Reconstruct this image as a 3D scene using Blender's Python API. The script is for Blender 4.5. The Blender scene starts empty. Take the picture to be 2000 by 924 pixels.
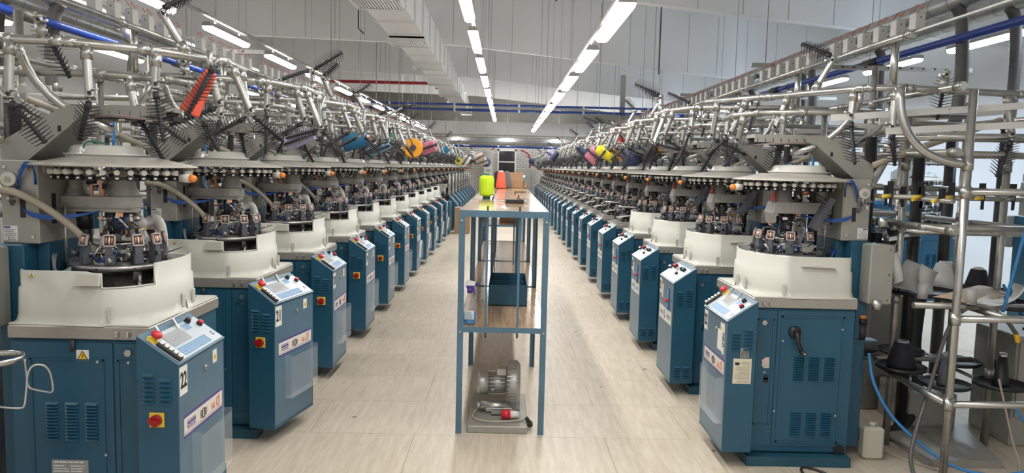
import bpy, math, random
from mathutils import Vector, Matrix
PI = math.pi
R = math.radians
random.seed(11)
scene = bpy.context.scene
col = scene.collection

# ------------------------------------------------------------------ camera
cam_data = bpy.data.cameras.new('camera')
cam = bpy.data.objects.new('camera', cam_data); col.objects.link(cam)
cam_data.sensor_width = 36.0; cam_data.lens = 26.0
cam_data.clip_start = 0.05; cam_data.clip_end = 200
def camera_matrix(h=1.62, pitch=5.35, roll=1.4, yaw=-0.56):
    p, r, y = R(pitch), R(roll), R(yaw)
    F = Vector((0, math.cos(p), -math.sin(p))); X = Vector((1, 0, 0)); U = X.cross(F)
    X2 = X*math.cos(r) + U*math.sin(r); U2 = -X*math.sin(r) + U*math.cos(r)
    Z = Matrix.Rotation(y, 3, 'Z')
    X2, U2, B = Z @ X2, Z @ U2, -(Z @ F)
    M = Matrix.Identity(4)
    for i in range(3):
        M[i][0], M[i][1], M[i][2] = X2[i], U2[i], B[i]
    M[2][3] = h
    return M
cam.matrix_world = camera_matrix()
scene.camera = cam

# ------------------------------------------------------------------ world, exposure
world = bpy.data.worlds.new('world'); scene.world = world; world.use_nodes = True
bg = world.node_tree.nodes['Background']
bg.inputs[0].default_value = (0.98, 0.965, 0.94, 1); bg.inputs[1].default_value = 0.55
scene.view_settings.view_transform = 'Standard'; scene.view_settings.look = 'None'
scene.view_settings.gamma = 1.0; scene.view_settings.use_curve_mapping = False
scene.view_settings.exposure = 0.48
LAMP_W = 6.0        # watts of each ceiling tube fixture
GLOW = 6.0           # brightness of the lit diffusers
scene.cycles.use_denoising = True
scene.cycles.max_bounces = 7; scene.cycles.diffuse_bounces = 4; scene.cycles.glossy_bounces = 4
scene.cycles.transmission_bounces = 6; scene.cycles.transparent_max_bounces = 10
scene.cycles.caustics_reflective = False; scene.cycles.caustics_refractive = False
scene.cycles.sample_clamp_indirect = 6.0

# ------------------------------------------------------------------ materials
def nd(nt, t, **kw):
    n = nt.nodes.new(t)
    for k, v in kw.items(): setattr(n, k, v)
    return n
def mat(name, colr, rough=0.5, metal=0.0, var=0.0, vscale=8.0, bump=0.0, bscale=60.0, stretch=None, coat=0.0, dirt=None, dscale=5.0, rvar=0.0):
    m = bpy.data.materials.new(name); m.use_nodes = True
    nt = m.node_tree; b = nt.nodes['Principled BSDF']; L = nt.links.new
    b.inputs['Base Color'].default_value = (*colr, 1)
    b.inputs['Roughness'].default_value = rough; b.inputs['Metallic'].default_value = metal
    if coat: b.inputs['Coat Weight'].default_value = coat; b.inputs['Coat Roughness'].default_value = 0.15
    tc = nd(nt, 'ShaderNodeTexCoord'); src = tc.outputs['Object']
    if stretch:
        mp = nd(nt, 'ShaderNodeMapping'); mp.inputs['Scale'].default_value = stretch
        L(src, mp.inputs[0]); src = mp.outputs[0]
    if var or rvar:
        n = nd(nt, 'ShaderNodeTexNoise'); n.inputs['Scale'].default_value = vscale; n.inputs['Detail'].default_value = 5
        L(src, n.inputs['Vector'])
    if var:
        r = nd(nt, 'ShaderNodeValToRGB')
        r.color_ramp.elements[0].position = 0.3; r.color_ramp.elements[1].position = 0.72
        r.color_ramp.elements[0].color = (*[c*(1-var) for c in colr], 1)
        r.color_ramp.elements[1].color = (*[min(1, c*(1+var)) for c in colr], 1)
        L(n.outputs['Fac'], r.inputs[0]); out = r.outputs[0]
        if dirt:
            n2 = nd(nt, 'ShaderNodeTexNoise'); n2.inputs['Scale'].default_value = dscale; n2.inputs['Detail'].default_value = 8; n2.inputs['Roughness'].default_value = 0.7
            L(tc.outputs['Object'], n2.inputs['Vector'])
            r2 = nd(nt, 'ShaderNodeValToRGB'); r2.color_ramp.elements[0].position = 0.5; r2.color_ramp.elements[1].position = 0.75
            L(n2.outputs['Fac'], r2.inputs[0])
            mx = nd(nt, 'ShaderNodeMix', data_type='RGBA'); L(r2.outputs[0], mx.inputs['Factor'])
            L(out, mx.inputs['A']); mx.inputs['B'].default_value = (*dirt, 1); out = mx.outputs['Result']
        L(out, b.inputs['Base Color'])
    if rvar:
        mr = nd(nt, 'ShaderNodeMapRange'); mr.inputs['To Min'].default_value = max(0, rough-rvar); mr.inputs['To Max'].default_value = min(1, rough+rvar)
        L(n.outputs['Fac'], mr.inputs['Value']); L(mr.outputs[0], b.inputs['Roughness'])
    if bump:
        n3 = nd(nt, 'ShaderNodeTexNoise'); n3.inputs['Scale'].default_value = bscale; n3.inputs['Detail'].default_value = 3
        L(src, n3.inputs['Vector'])
        bp = nd(nt, 'ShaderNodeBump'); bp.inputs['Strength'].default_value = bump; bp.inputs['Distance'].default_value = 0.01
        L(n3.outputs['Fac'], bp.inputs['Height']); L(bp.outputs[0], b.inputs['Normal'])
    return m
def glow(name, colr, s):
    m = bpy.data.materials.new(name); m.use_nodes = True; b = m.node_tree.nodes['Principled BSDF']
    b.inputs['Base Color'].default_value = (*colr, 1); b.inputs['Emission Color'].default_value = (*colr, 1); b.inputs['Emission Strength'].default_value = s
    return m
def glass(name, colr, alpha, rough=0.08):
    m = mat(name, colr, rough); b = m.node_tree.nodes['Principled BSDF']; b.inputs['Alpha'].default_value = alpha
    b.inputs['Specular IOR Level'].default_value = 0.8
    return m

M = {}
M['blue'] = mat('teal_paint', (0.013, 0.082, 0.142), 0.42, 0.0, var=0.10, vscale=3, coat=0.12, rvar=0.08)
M['blue_dark'] = mat('deep_teal_paint', (0.014, 0.075, 0.115), 0.5, var=0.1)
M['slate'] = mat('slate_blue_paint', (0.075, 0.155, 0.225), 0.42, var=0.12, vscale=6, coat=0.2)
M['cream'] = mat('cream_plastic', (0.54, 0.535, 0.475), 0.38, var=0.04, vscale=3)
M['band'] = mat('brushed_steel_band', (0.40, 0.38, 0.345), 0.42, 0.6, var=0.08, vscale=20, stretch=(1, 1, 14))
M['galv'] = mat('galvanised_tube', (0.50, 0.50, 0.475), 0.26, 0.9, var=0.16, vscale=9, rvar=0.12)
M['galvdull'] = mat('dusty_galvanised_tube', (0.38, 0.375, 0.345), 0.38, 0.7, var=0.2, vscale=12, rvar=0.1)
M['duct'] = mat('spiral_duct_zinc', (0.42, 0.44, 0.44), 0.33, 0.85, var=0.15, vscale=5)
M['bluepipe'] = mat('cobalt_pipe', (0.012, 0.055, 0.33), 0.22, coat=0.5)
M['cast'] = mat('grey_casting', (0.36, 0.35, 0.32), 0.5, 0.25, var=0.12, vscale=6, bump=0.15, bscale=90, dirt=(0.24, 0.22, 0.19), dscale=7)
M['sheet'] = mat('grey_sheet_metal', (0.34, 0.335, 0.30), 0.45, 0.3, var=0.08, vscale=4)
M['disc'] = mat('dusty_disc_metal', (0.50, 0.48, 0.43), 0.42, 0.3, var=0.10, vscale=5, dirt=(0.34, 0.31, 0.26), dscale=9)
M['dome'] = mat('clear_dusty_plastic_dome', (0.56, 0.55, 0.50), 0.22, 0.0, var=0.12, vscale=7, coat=0.6)
M['steel'] = mat('machined_steel', (0.55, 0.54, 0.52), 0.3, 0.9, var=0.1, vscale=15)
M['dark'] = mat('dark_mechanism', (0.045, 0.042, 0.042), 0.5, 0.3, var=0.3, vscale=25)
M['block'] = mat('charcoal_block', (0.085, 0.09, 0.105), 0.55, var=0.1)
M['black'] = mat('black_plastic', (0.014, 0.014, 0.016), 0.45)
M['rubber'] = mat('black_rubber', (0.02, 0.02, 0.021), 0.7, var=0.2)
M['comb'] = mat('comb_plastic', (0.028, 0.028, 0.033), 0.5, var=0.25, vscale=12)
M['white'] = mat('white_plastic', (0.75, 0.75, 0.72), 0.4)
M['roller'] = mat('ceramic_roller', (0.60, 0.58, 0.53), 0.3)
M['pink'] = mat('pinkish_feeder_frame', (0.46, 0.38, 0.36), 0.45)
M['copper'] = mat('copper_eyelet', (0.60, 0.28, 0.17), 0.35, 0.6)
M['bluehose'] = mat('blue_air_tube', (0.015, 0.085, 0.34), 0.35)
M['azure'] = mat('azure_hose', (0.04, 0.22, 0.52), 0.4)
M['hose'] = mat('beige_suction_hose', (0.40, 0.36, 0.28), 0.6, var=0.12)
M['grayhose'] = mat('grey_flexible_hose', (0.115, 0.11, 0.105), 0.45, 0.2, var=0.1)
M['whitehose'] = mat('pale_hose', (0.55, 0.54, 0.50), 0.5)
M['red'] = mat('red_plastic', (0.60, 0.02, 0.03), 0.35)
M['darkred'] = mat('dark_red_knob', (0.32, 0.008, 0.012), 0.35)
M['yellow'] = mat('yellow_plastic', (0.78, 0.55, 0.05), 0.4)
M['green'] = mat('green_plastic', (0.02, 0.16, 0.12), 0.4)
M['orange'] = mat('amber_lens', (0.80, 0.22, 0.02), 0.2, coat=0.6)
M['keypad'] = mat('keypad_foil', (0.50, 0.56, 0.60), 0.3, var=0.03)
M['keys'] = mat('blue_keys', (0.16, 0.33, 0.55), 0.4)
M['screen'] = mat('grey_lcd', (0.36, 0.38, 0.37), 0.2, coat=0.5)
M['paper'] = mat('white_paper', (0.74, 0.74, 0.70), 0.6, var=0.04)
M['cream_paper'] = mat('cream_notice', (0.66, 0.60, 0.44), 0.6, var=0.05)
M['ink'] = mat('black_ink', (0.012, 0.012, 0.014), 0.6)
M['greyink'] = mat('grey_print', (0.28, 0.29, 0.30), 0.6)
M['purple'] = mat('purple_stripe', (0.07, 0.055, 0.26), 0.4)
M['redink'] = mat('red_print', (0.62, 0.08, 0.05), 0.5)
M['logo'] = mat('cream_logo_plate', (0.72, 0.68, 0.60), 0.4)
M['warn'] = mat('warning_yellow', (0.85, 0.50, 0.02), 0.45)
M['clear'] = glass('clear_acrylic', (0.80, 0.84, 0.86), 0.085, 0.04)
M['flask'] = glass('clear_air_flask', (0.80, 0.76, 0.78), 0.36, 0.04)
M['cable'] = mat('black_cable', (0.018, 0.018, 0.018), 0.5)
M['wire'] = mat('thin_grey_wire', (0.35, 0.35, 0.35), 0.5, 0.4)
M['alu'] = mat('cast_aluminium', (0.50, 0.50, 0.48), 0.38, 0.7, var=0.1, vscale=20, bump=0.1)
M['lamp'] = glow('lit_tube_diffuser', (1.0, 0.985, 0.95), GLOW)
M['lampbody'] = mat('grey_fixture_body', (0.42, 0.42, 0.41), 0.5)
M['carton'] = mat('brown_cardboard', (0.40, 0.25, 0.14), 0.75, var=0.08)
M['kraft'] = mat('kraft_paper', (0.60, 0.46, 0.32), 0.7, var=0.05)
M['wood'] = None
def yarn(name, c): M[name] = mat(name, c, 0.75, var=0.06, vscale=4, bump=0.35, bscale=40, stretch=(1, 1, 14))
for n_, c_ in [('y_orange', (0.95, 0.10, 0.04)), ('y_lime', (0.55, 0.80, 0.02)), ('y_lav', (0.50, 0.47, 0.72)), ('y_blue', (0.02, 0.16, 0.32)),
               ('y_green', (0.02, 0.14, 0.10)), ('y_sky', (0.20, 0.42, 0.62)), ('y_amber', (0.85, 0.36, 0.02)), ('y_pink', (0.72, 0.24, 0.33)),
               ('y_yellow', (0.85, 0.75, 0.02)), ('y_navy', (0.035, 0.05, 0.13)), ('y_red', (0.80, 0.06, 0.03)), ('y_white', (0.74, 0.74, 0.72)),
               ('y_beige', (0.55, 0.44, 0.38)), ('y_black', (0.012, 0.013, 0.02)), ('y_coral', (0.95, 0.14, 0.08)), ('y_grey', (0.14, 0.14, 0.13)), ('y_olive', (0.50, 0.42, 0.06))]:
    yarn(n_, c_)

def brickish(name, c, scale, mortar, rough=0.6):
    m = mat(name, c, rough); nt = m.node_tree; b = nt.nodes['Principled BSDF']
    tc = nd(nt, 'ShaderNodeTexCoord'); mp = nd(nt, 'ShaderNodeMapping'); mp.inputs['Rotation'].default_value = (R(90), 0, 0)
    br = nd(nt, 'ShaderNodeTexBrick'); br.inputs['Scale'].default_value = scale
    br.inputs['Color1'].default_value = (*c, 1); br.inputs['Color2'].default_value = (*[x*0.92 for x in c], 1); br.inputs['Mortar'].default_value = (*mortar, 1)
    br.inputs['Mortar Size'].default_value = 0.022; br.inputs['Brick Width'].default_value = 0.5; br.inputs['Row Height'].default_value = 0.17
    nt.links.new(tc.outputs['Object'], mp.inputs[0]); nt.links.new(mp.outputs[0], br.inputs['Vector']); nt.links.new(br.outputs['Color'], b.inputs['Base Color'])
    bp = nd(nt, 'ShaderNodeBump'); bp.inputs['Strength'].default_value = 0.5; bp.inputs['Distance'].default_value = 0.01
    nt.links.new(br.outputs['Fac'], bp.inputs['Height']); bp.invert = True; nt.links.new(bp.outputs[0], b.inputs['Normal'])
    return m
M['brick'] = brickish('white_painted_brick', (0.60, 0.59, 0.56), 1.9, (0.26, 0.25, 0.24))
M['wall'] = mat('white_wall_paint', (0.70, 0.71, 0.72), 0.8, var=0.04, vscale=1.2)
M['ceil'] = mat('ceiling_paint', (0.70, 0.70, 0.70), 0.85, var=0.035, vscale=0.6)
M['bigduct'] = mat('painted_sheet_duct', (0.66, 0.66, 0.65), 0.5, 0.1, var=0.03)

def floor_mat():
    m = bpy.data.materials.new('vinyl_wood_floor'); m.use_nodes = True; nt = m.node_tree; b = nt.nodes['Principled BSDF']; L = nt.links.new
    tc = nd(nt, 'ShaderNodeTexCoord')
    mp = nd(nt, 'ShaderNodeMapping'); mp.inputs['Scale'].default_value = (34, 3.2, 1); L(tc.outputs['Object'], mp.inputs[0])
    n = nd(nt, 'ShaderNodeTexNoise'); n.inputs['Scale'].default_value = 1.0; n.inputs['Detail'].default_value = 7; n.inputs['Roughness'].default_value = 0.65; L(mp.outputs[0], n.inputs['Vector'])
    r = nd(nt, 'ShaderNodeValToRGB'); r.color_ramp.elements[0].position = 0.30; r.color_ramp.elements[1].position = 0.62
    r.color_ramp.elements[0].color = (0.50, 0.425, 0.330, 1); r.color_ramp.elements[1].color = (0.64, 0.575, 0.470, 1); L(n.outputs['Fac'], r.inputs[0])
    n2 = nd(nt, 'ShaderNodeTexNoise'); n2.inputs['Scale'].default_value = 0.9; n2.inputs['Detail'].default_value = 4; L(tc.outputs['Object'], n2.inputs['Vector'])
    r2 = nd(nt, 'ShaderNodeValToRGB'); r2.color_ramp.elements[0].color = (0.86, 0.85, 0.84, 1); r2.color_ramp.elements[1].color = (1.06, 1.04, 1.03, 1); L(n2.outputs['Fac'], r2.inputs[0])
    mx = nd(nt, 'ShaderNodeMix', data_type='RGBA', blend_type='MULTIPLY'); mx.inputs['Factor'].default_value = 1
    L(r.outputs[0], mx.inputs['A']); L(r2.outputs[0], mx.inputs['B'])
    br = nd(nt, 'ShaderNodeTexBrick'); br.inputs['Scale'].default_value = 1.0; br.inputs['Brick Width'].default_value = 1.15; br.inputs['Row Height'].default_value = 0.62
    br.inputs['Mortar Size'].default_value = 0.0022; br.inputs['Mortar Smooth'].default_value = 0.2; br.offset = 0.45
    br.inputs['Color1'].default_value = (1, 1, 1, 1); br.inputs['Color2'].default_value = (0.94, 0.94, 0.93, 1); br.inputs['Mortar'].default_value = (0.52, 0.46, 0.41, 1)
    L(tc.outputs['Object'], br.inputs['Vector'])
    mx2 = nd(nt, 'ShaderNodeMix', data_type='RGBA', blend_type='MULTIPLY'); mx2.inputs['Factor'].default_value = 1
    L(mx.outputs['Result'], mx2.inputs['A']); L(br.outputs['Color'], mx2.inputs['B'])
    # small dark scuffs
    n4 = nd(nt, 'ShaderNodeTexNoise'); n4.inputs['Scale'].default_value = 9; n4.inputs['Detail'].default_value = 2; L(tc.outputs['Object'], n4.inputs['Vector'])
    r4 = nd(nt, 'ShaderNodeValToRGB'); r4.color_ramp.elements[0].position = 0.735; r4.color_ramp.elements[1].position = 0.75
    r4.color_ramp.elements[0].color = (1, 1, 1, 1); r4.color_ramp.elements[1].color = (0.35, 0.3, 0.26, 1); L(n4.outputs['Fac'], r4.inputs[0])
    mx3 = nd(nt, 'ShaderNodeMix', data_type='RGBA', blend_type='MULTIPLY'); mx3.inputs['Factor'].default_value = 1
    L(mx2.outputs['Result'], mx3.inputs['A']); L(r4.outputs[0], mx3.inputs['B'])
    L(mx3.outputs['Result'], b.inputs['Base Color']); b.inputs['Roughness'].default_value = 0.42
    return m
M['floor'] = floor_mat()
def wood_mat():
    m = bpy.data.materials.new('oak_laminate'); m.use_nodes = True; nt = m.node_tree; b = nt.nodes['Principled BSDF']; L = nt.links.new
    tc = nd(nt, 'ShaderNodeTexCoord'); mp = nd(nt, 'ShaderNodeMapping'); mp.inputs['Scale'].default_value = (60, 5, 5); L(tc.outputs['Object'], mp.inputs[0])
    n = nd(nt, 'ShaderNodeTexNoise'); n.inputs['Scale'].default_value = 1; n.inputs['Detail'].default_value = 6; L(mp.outputs[0], n.inputs['Vector'])
    r = nd(nt, 'ShaderNodeValToRGB'); r.color_ramp.elements[0].position = 0.3; r.color_ramp.elements[1].position = 0.7
    r.color_ramp.elements[0].color = (0.36, 0.22, 0.115, 1); r.color_ramp.elements[1].color = (0.55, 0.375, 0.215, 1); L(n.outputs['Fac'], r.inputs[0]); L(r.outputs[0], b.inputs['Base Color'])
    b.inputs['Roughness'].default_value = 0.16; b.inputs['Coat Weight'].default_value = 0.4
    return m
M['wood'] = wood_mat()

# ------------------------------------------------------------------ mesh builder
class MB:
    def __init__(s): s.v = []; s.f = []; s.sm = []; s.mi = []; s.mats = []; s.T = None; s.m = 0
    def use(s, name):
        mt = M[name]
        if mt not in s.mats: s.mats.append(mt)
        s.m = s.mats.index(mt); return s
    def add(s, vs, fs, smooth=False):
        o = len(s.v)
        for p in vs:
            p = Vector(p); s.v.append(s.T @ p if s.T is not None else p)
        for k, f in enumerate(fs):
            s.f.append([o+i for i in f]); s.sm.append(smooth if isinstance(smooth, bool) else smooth[k]); s.mi.append(s.m)
    def box(s, x0, x1, y0, y1, z0, z1):
        vs = [(x, y, z) for z in (z0, z1) for y in (y0, y1) for x in (x0, x1)]
        s.add(vs, [(0, 2, 3, 1), (4, 5, 7, 6), (0, 1, 5, 4), (2, 6, 7, 3), (0, 4, 6, 2), (1, 3, 7, 5)]); return s
    def cbox(s, x0, x1, y0, y1, z0, z1, b=0.008):
        def ring(i, z): return [(x0+b+i, y0+i, z), (x1-b-i, y0+i, z), (x1-i, y0+b+i, z), (x1-i, y1-b-i, z), (x1-b-i, y1-i, z), (x0+b+i, y1-i, z), (x0+i, y1-b-i, z), (x0+i, y0+b+i, z)]
        vs = ring(b, z0) + ring(0, z0+b) + ring(0, z1-b) + ring(b, z1)
        fs = [tuple(range(7, -1, -1)), tuple(range(24, 32))]
        for k in range(3):
            for i in range(8): fs.append((k*8+i, k*8+(i+1) % 8, k*8+8+(i+1) % 8, k*8+8+i))
        s.add(vs, fs); return s
    def obox(s, c, sx, sy, sz, rx=0, ry=0, rz=0):
        T = Matrix.Translation(c) @ Matrix.Rotation(rz, 4, 'Z') @ Matrix.Rotation(ry, 4, 'Y') @ Matrix.Rotation(rx, 4, 'X')
        old = s.T; s.T = T if old is None else old @ T
        s.box(-sx/2, sx/2, -sy/2, sy/2, -sz/2, sz/2); s.T = old; return s
    def cyl(s, a, b, r0, r1=None, n=12, caps=True):
        a, b = Vector(a), Vector(b); r1 = r0 if r1 is None else r1
        d = (b-a).normalized(); x = d.orthogonal().normalized(); y = d.cross(x)
        vs = []
        for p, r in ((a, r0), (b, r1)):
            for i in range(n):
                t = 2*PI*i/n; vs.append(p + x*(r*math.cos(t)) + y*(r*math.sin(t)))
        fs = [(i, (i+1) % n, n+(i+1) % n, n+i) for i in range(n)]; sm = [True]*n
        if caps:
            fs += [tuple(range(n-1, -1, -1)), tuple(range(n, 2*n))]; sm += [False, False]
        s.add(vs, fs, sm); return s
    def cone4(s, a, b, r):
        a, b = Vector(a), Vector(b); d = (b-a).normalized(); x = d.orthogonal().normalized()*r; y = d.cross(x)
        s.add([a+x, a+y, a-x, a-y, b+x*.35, b+y*.35, b-x*.35, b-y*.35], [(0, 1, 5, 4), (1, 2, 6, 5), (2, 3, 7, 6), (3, 0, 4, 7), (4, 5, 6, 7)]); return s
    def tube(s, pts, r, n=8, caps=True, closed=False):
        P = [Vector(p) for p in pts]; k = len(P)
        rr = r if isinstance(r, (list, tuple)) else [r]*k
        tan = []
        for i in range(k):
            if closed: t = P[(i+1) % k]-P[i-1]
            else: t = P[min(i+1, k-1)]-P[max(i-1, 0)]
            tan.append(t.normalized())
        x = tan[0].orthogonal().normalized(); vs = []
        for i in range(k):
            t = tan[i]; x = (x - t*x.dot(t)); x = x.normalized() if x.length > 1e-6 else t.orthogonal().normalized(); y = t.cross(x)
            for j in range(n):
                a = 2*PI*j/n; vs.append(P[i] + x*(rr[i]*math.cos(a)) + y*(rr[i]*math.sin(a)))
        fs = []; sm = []
        for i in range(k if closed else k-1):
            i2 = (i+1) % k
            for j in range(n): fs.append((i*n+j, i*n+(j+1) % n, i2*n+(j+1) % n, i2*n+j)); sm.append(True)
        if caps and not closed:
            fs += [tuple(range(n-1, -1, -1)), tuple(range((k-1)*n, k*n))]; sm += [False, False]
        s.add(vs, fs, sm); return s
    def lathe(s, prof, n=24, c=(0, 0, 0), sx=1.0, sy=1.0, smooth=True, dupe=True):
        vs = []; k = len(prof)
        for r, z in prof:
            for j in range(n):
                a = 2*PI*j/n; vs.append((c[0]+sx*r*math.cos(a), c[1]+sy*r*math.sin(a), c[2]+z))
        fs = []; sm = []
        for i in range(k-1):
            for j in range(n): fs.append((i*n+j, i*n+(j+1) % n, (i+1)*n+(j+1) % n, (i+1)*n+j)); sm.append(smooth)
        if prof[0][0] > 1e-5: fs.append(tuple(range(n-1, -1, -1))); sm.append(False)
        if prof[-1][0] > 1e-5: fs.append(tuple(range((k-1)*n, k*n))); sm.append(False)
        s.add(vs, fs, sm); return s
    def prism(s, poly, axis, a, b):
        k = len(poly)
        def P(p, t): return {'x': (t, p[0], p[1]), 'y': (p[0], t, p[1]), 'z': (p[0], p[1], t)}[axis]
        vs = [P(p, a) for p in poly] + [P(p, b) for p in poly]
        s.add(vs, [tuple(range(k-1, -1, -1)), tuple(range(k, 2*k))] + [(i, (i+1) % k, k+(i+1) % k, k+i) for i in range(k)]); return s
    def sphere(s, c, r, n=12, sz=1.0):
        prof = [(r*math.sin(PI*i/(n//2)), -r*sz*math.cos(PI*i/(n//2))) for i in range(n//2+1)]
        prof[0] = (1e-6, prof[0][1]); prof[-1] = (1e-6, prof[-1][1]); s.lathe(prof, n, c); return s
    def mesh(s, name):
        me = bpy.data.meshes.new(name); me.from_pydata([tuple(v) for v in s.v], [], s.f)
        for mt in s.mats: me.materials.append(mt)
        me.polygons.foreach_set('use_smooth', s.sm); me.polygons.foreach_set('material_index', s.mi)
        bm = bmesh.new(); bm.from_mesh(me); bmesh.ops.recalc_face_normals(bm, faces=bm.faces); bm.to_mesh(me); bm.free()
        me.update(); return me
    def build(s, name, parent=None, loc=None, mesh_name=None):
        o = bpy.data.objects.new(name, s.mesh(name)); col.objects.link(o)
        if parent is not None: o.parent = parent
        if loc is not None: o.location = loc
        return o
import bmesh
def mb(name): return MB().use(name)
def frame(origin, xdir, zdir):
    """Matrix whose local x runs along xdir and local z along zdir."""
    x = Vector(xdir).normalized(); z = Vector(zdir).normalized(); y = z.cross(x).normalized(); z = x.cross(y)
    m = Matrix.Identity(4)
    for i in range(3): m[i][0], m[i][1], m[i][2], m[i][3] = x[i], y[i], z[i], origin[i]
    return m
def axis_frame(origin, zdir):
    z = Vector(zdir).normalized(); return frame(origin, z.orthogonal(), z)
_text_cache = {}
def text_mesh(txt, size, m, depth=0.0008, bold=False):
    key = (txt, size, m, depth, bold)
    if key in _text_cache: return _text_cache[key]
    cu = bpy.data.curves.new('lettering', 'FONT'); cu.body = txt; cu.size = size; cu.extrude = depth; cu.align_x = 'CENTER'; cu.align_y = 'CENTER'; cu.resolution_u = 3
    if bold: cu.offset = size*0.025
    o = bpy.data.objects.new('lettering', cu); col.objects.link(o)
    dg = bpy.context.evaluated_depsgraph_get(); dg.update()
    me = bpy.data.meshes.new_from_object(o.evaluated_get(dg)); bpy.data.objects.remove(o); bpy.data.curves.remove(cu)
    me.materials.clear(); me.materials.append(M[m]); _text_cache[key] = me
    return me
def text(name, txt, size, m, T, parent=None, bold=False, sx=1.0):
    o = bpy.data.objects.new(name, text_mesh(txt, size, m, bold=bold)); col.objects.link(o)
    if parent is not None: o.parent = parent
    o.matrix_local = T @ Matrix.Diagonal((sx, 1, 1, 1)); return o
def tag(o, label=None, cat=None, group=None, kind=None):
    if label: o['label'] = label
    if cat: o['category'] = cat
    if group: o['group'] = group
    if kind: o['kind'] = kind
    return o
def thing(name, label, cat, loc=(0, 0, 0), rz=0.0, group=None):
    o = bpy.data.objects.new(name, None); col.objects.link(o); o.location = loc; o.rotation_euler = (0, 0, rz); o.empty_display_size = 0.1
    return tag(o, label, cat, group)
def copy_tree(o, parent=None):
    c = o.copy(); col.objects.link(c)
    if parent is not None: c.parent = parent; c.matrix_parent_inverse = o.matrix_parent_inverse.copy()
    for ch in list(KIDS.get(o.name, [])): copy_tree(ch, c)
    return c
KIDS = {}
def index_kids():
    KIDS.clear()
    for o in bpy.data.objects:
        if o.parent is not None: KIDS.setdefault(o.parent.name, []).append(o)
def delete_tree(o):
    for ch in KIDS.get(o.name, []): delete_tree(ch)
    bpy.data.objects.remove(o)
def arc(c, r, a0, a1, n, z=0.0): return [(c[0]+r*math.cos(R(a0+(a1-a0)*i/n)), c[1]+r*math.sin(R(a0+(a1-a0)*i/n)), z) for i in range(n+1)]
def bez(p0, p1, p2, p3, n=12):
    p0, p1, p2, p3 = map(Vector, (p0, p1, p2, p3)); out = []
    for i in range(n+1):
        t = i/n; out.append(p0*(1-t)**3 + p1*(3*t*(1-t)**2) + p2*(3*t*t*(1-t)) + p3*t**3)
    return out
def smooth_path(pts, n=6):
    P = [Vector(p) for p in pts]; out = []
    for i in range(len(P)-1):
        a, b, c, d = P[max(i-1, 0)], P[i], P[i+1], P[min(i+2, len(P)-1)]
        for k in range(n):
            t = k/n; out.append(0.5*((2*b)+(c-a)*t+(2*a-5*b+4*c-d)*t*t+(3*b-a-3*c+d)*t**3))
    out.append(P[-1]); return out
def ribbed(mbd, path, r, pitch=0.012, amp=0.12, n=10):
    P = [Vector(p) for p in path]; L = [0]
    for i in range(1, len(P)): L.append(L[-1]+(P[i]-P[i-1]).length)
    k = max(2, int(L[-1]/pitch*2)); pts = []; rr = []; j = 0
    for i in range(k+1):
        t = L[-1]*i/k
        while j < len(L)-2 and L[j+1] < t: j += 1
        u = (t-L[j])/max(1e-9, L[j+1]-L[j]); pts.append(P[j].lerp(P[j+1], u)); rr.append(r*(1+amp*(1 if i % 2 else -1)))
    mbd.tube(pts, rr, n)
NUM = ['first', 'second', 'third', 'fourth', 'fifth', 'sixth', 'seventh', 'eighth', 'ninth', 'tenth', 'eleventh', 'twelfth', 'thirteenth', 'fourteenth', 'fifteenth',
       'sixteenth', 'seventeenth', 'eighteenth', 'nineteenth', 'twentieth', 'twenty-first', 'twenty-second', 'twenty-third', 'twenty-fourth']
AX_L, AX_R = -1.72, 1.67       # x of the two machine rows
Y_L, Y_R, PITCH = 3.32, 4.37, 1.30

# ================================================================== the setting
XW0, XW1, YB, YE = -7.6, 7.4, -3.0, 34.0
def structure(o): o['kind'] = 'structure'; return o
structure(mb('floor').box(XW0, XW1, YB, YE, -0.1, 0.0).build('floor'))
structure(mb('brick').box(XW0, XW1, YE, YE+0.2, 0.0, 6.4).build('wall_back'))
structure(mb('wall').box(XW0-0.2, XW0, YB, YE+0.2, 0.0, 6.4).build('wall_left'))
wr = structure(mb('wall').box(XW1, XW1+0.2, YB, YE+0.2, 0.0, 6.4).build('wall_right'))
# ceiling: slabs rising to a low ridge, deep cross beams every six metres
PROF = [(XW0-0.2, 4.30), (-6.0, 4.42), (-1.2, 4.32), (3.6, 3.87), (XW1+0.2, 3.50)]
def ceiling():
    b = mb('ceil'); up = 1.35
    top = [(x, z+up) for x, z in PROF]
    poly = top + [(x, z+0.2) for x, z in reversed(top)]
    b.prism(poly, 'y', YB, YE+0.2)
    return b.build('ceiling')
structure(ceiling())
structure(mb('sheet').box(XW0, XW1, YE-.03, YE-.001, 3.45, 6.3).build('trim_8'))
for i, y in enumerate((-1.1, 4.9, 10.9, 16.9, 22.9, 28.9)):
    b = mb('ceil'); poly = list(PROF) + [(x, z+1.36) for x, z in reversed(PROF)]
    b.prism(poly, 'y', y, y+0.14)
    # thin joint lines between the cladding boards of the beam face
    b.use('lampbody')
    for k in range(22):
        x = -7.2+k*0.66
        for (xa, za), (xb, zb) in zip(PROF[:-1], PROF[1:]):
            if xa <= x <= xb: zz = za+(zb-za)*(x-xa)/(xb-xa)
        b.box(x-0.006, x+0.006, y-0.004, y+0.002, zz+0.002, zz+1.3)
    structure(b.build('trim_%d' % (i+1)))
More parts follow.
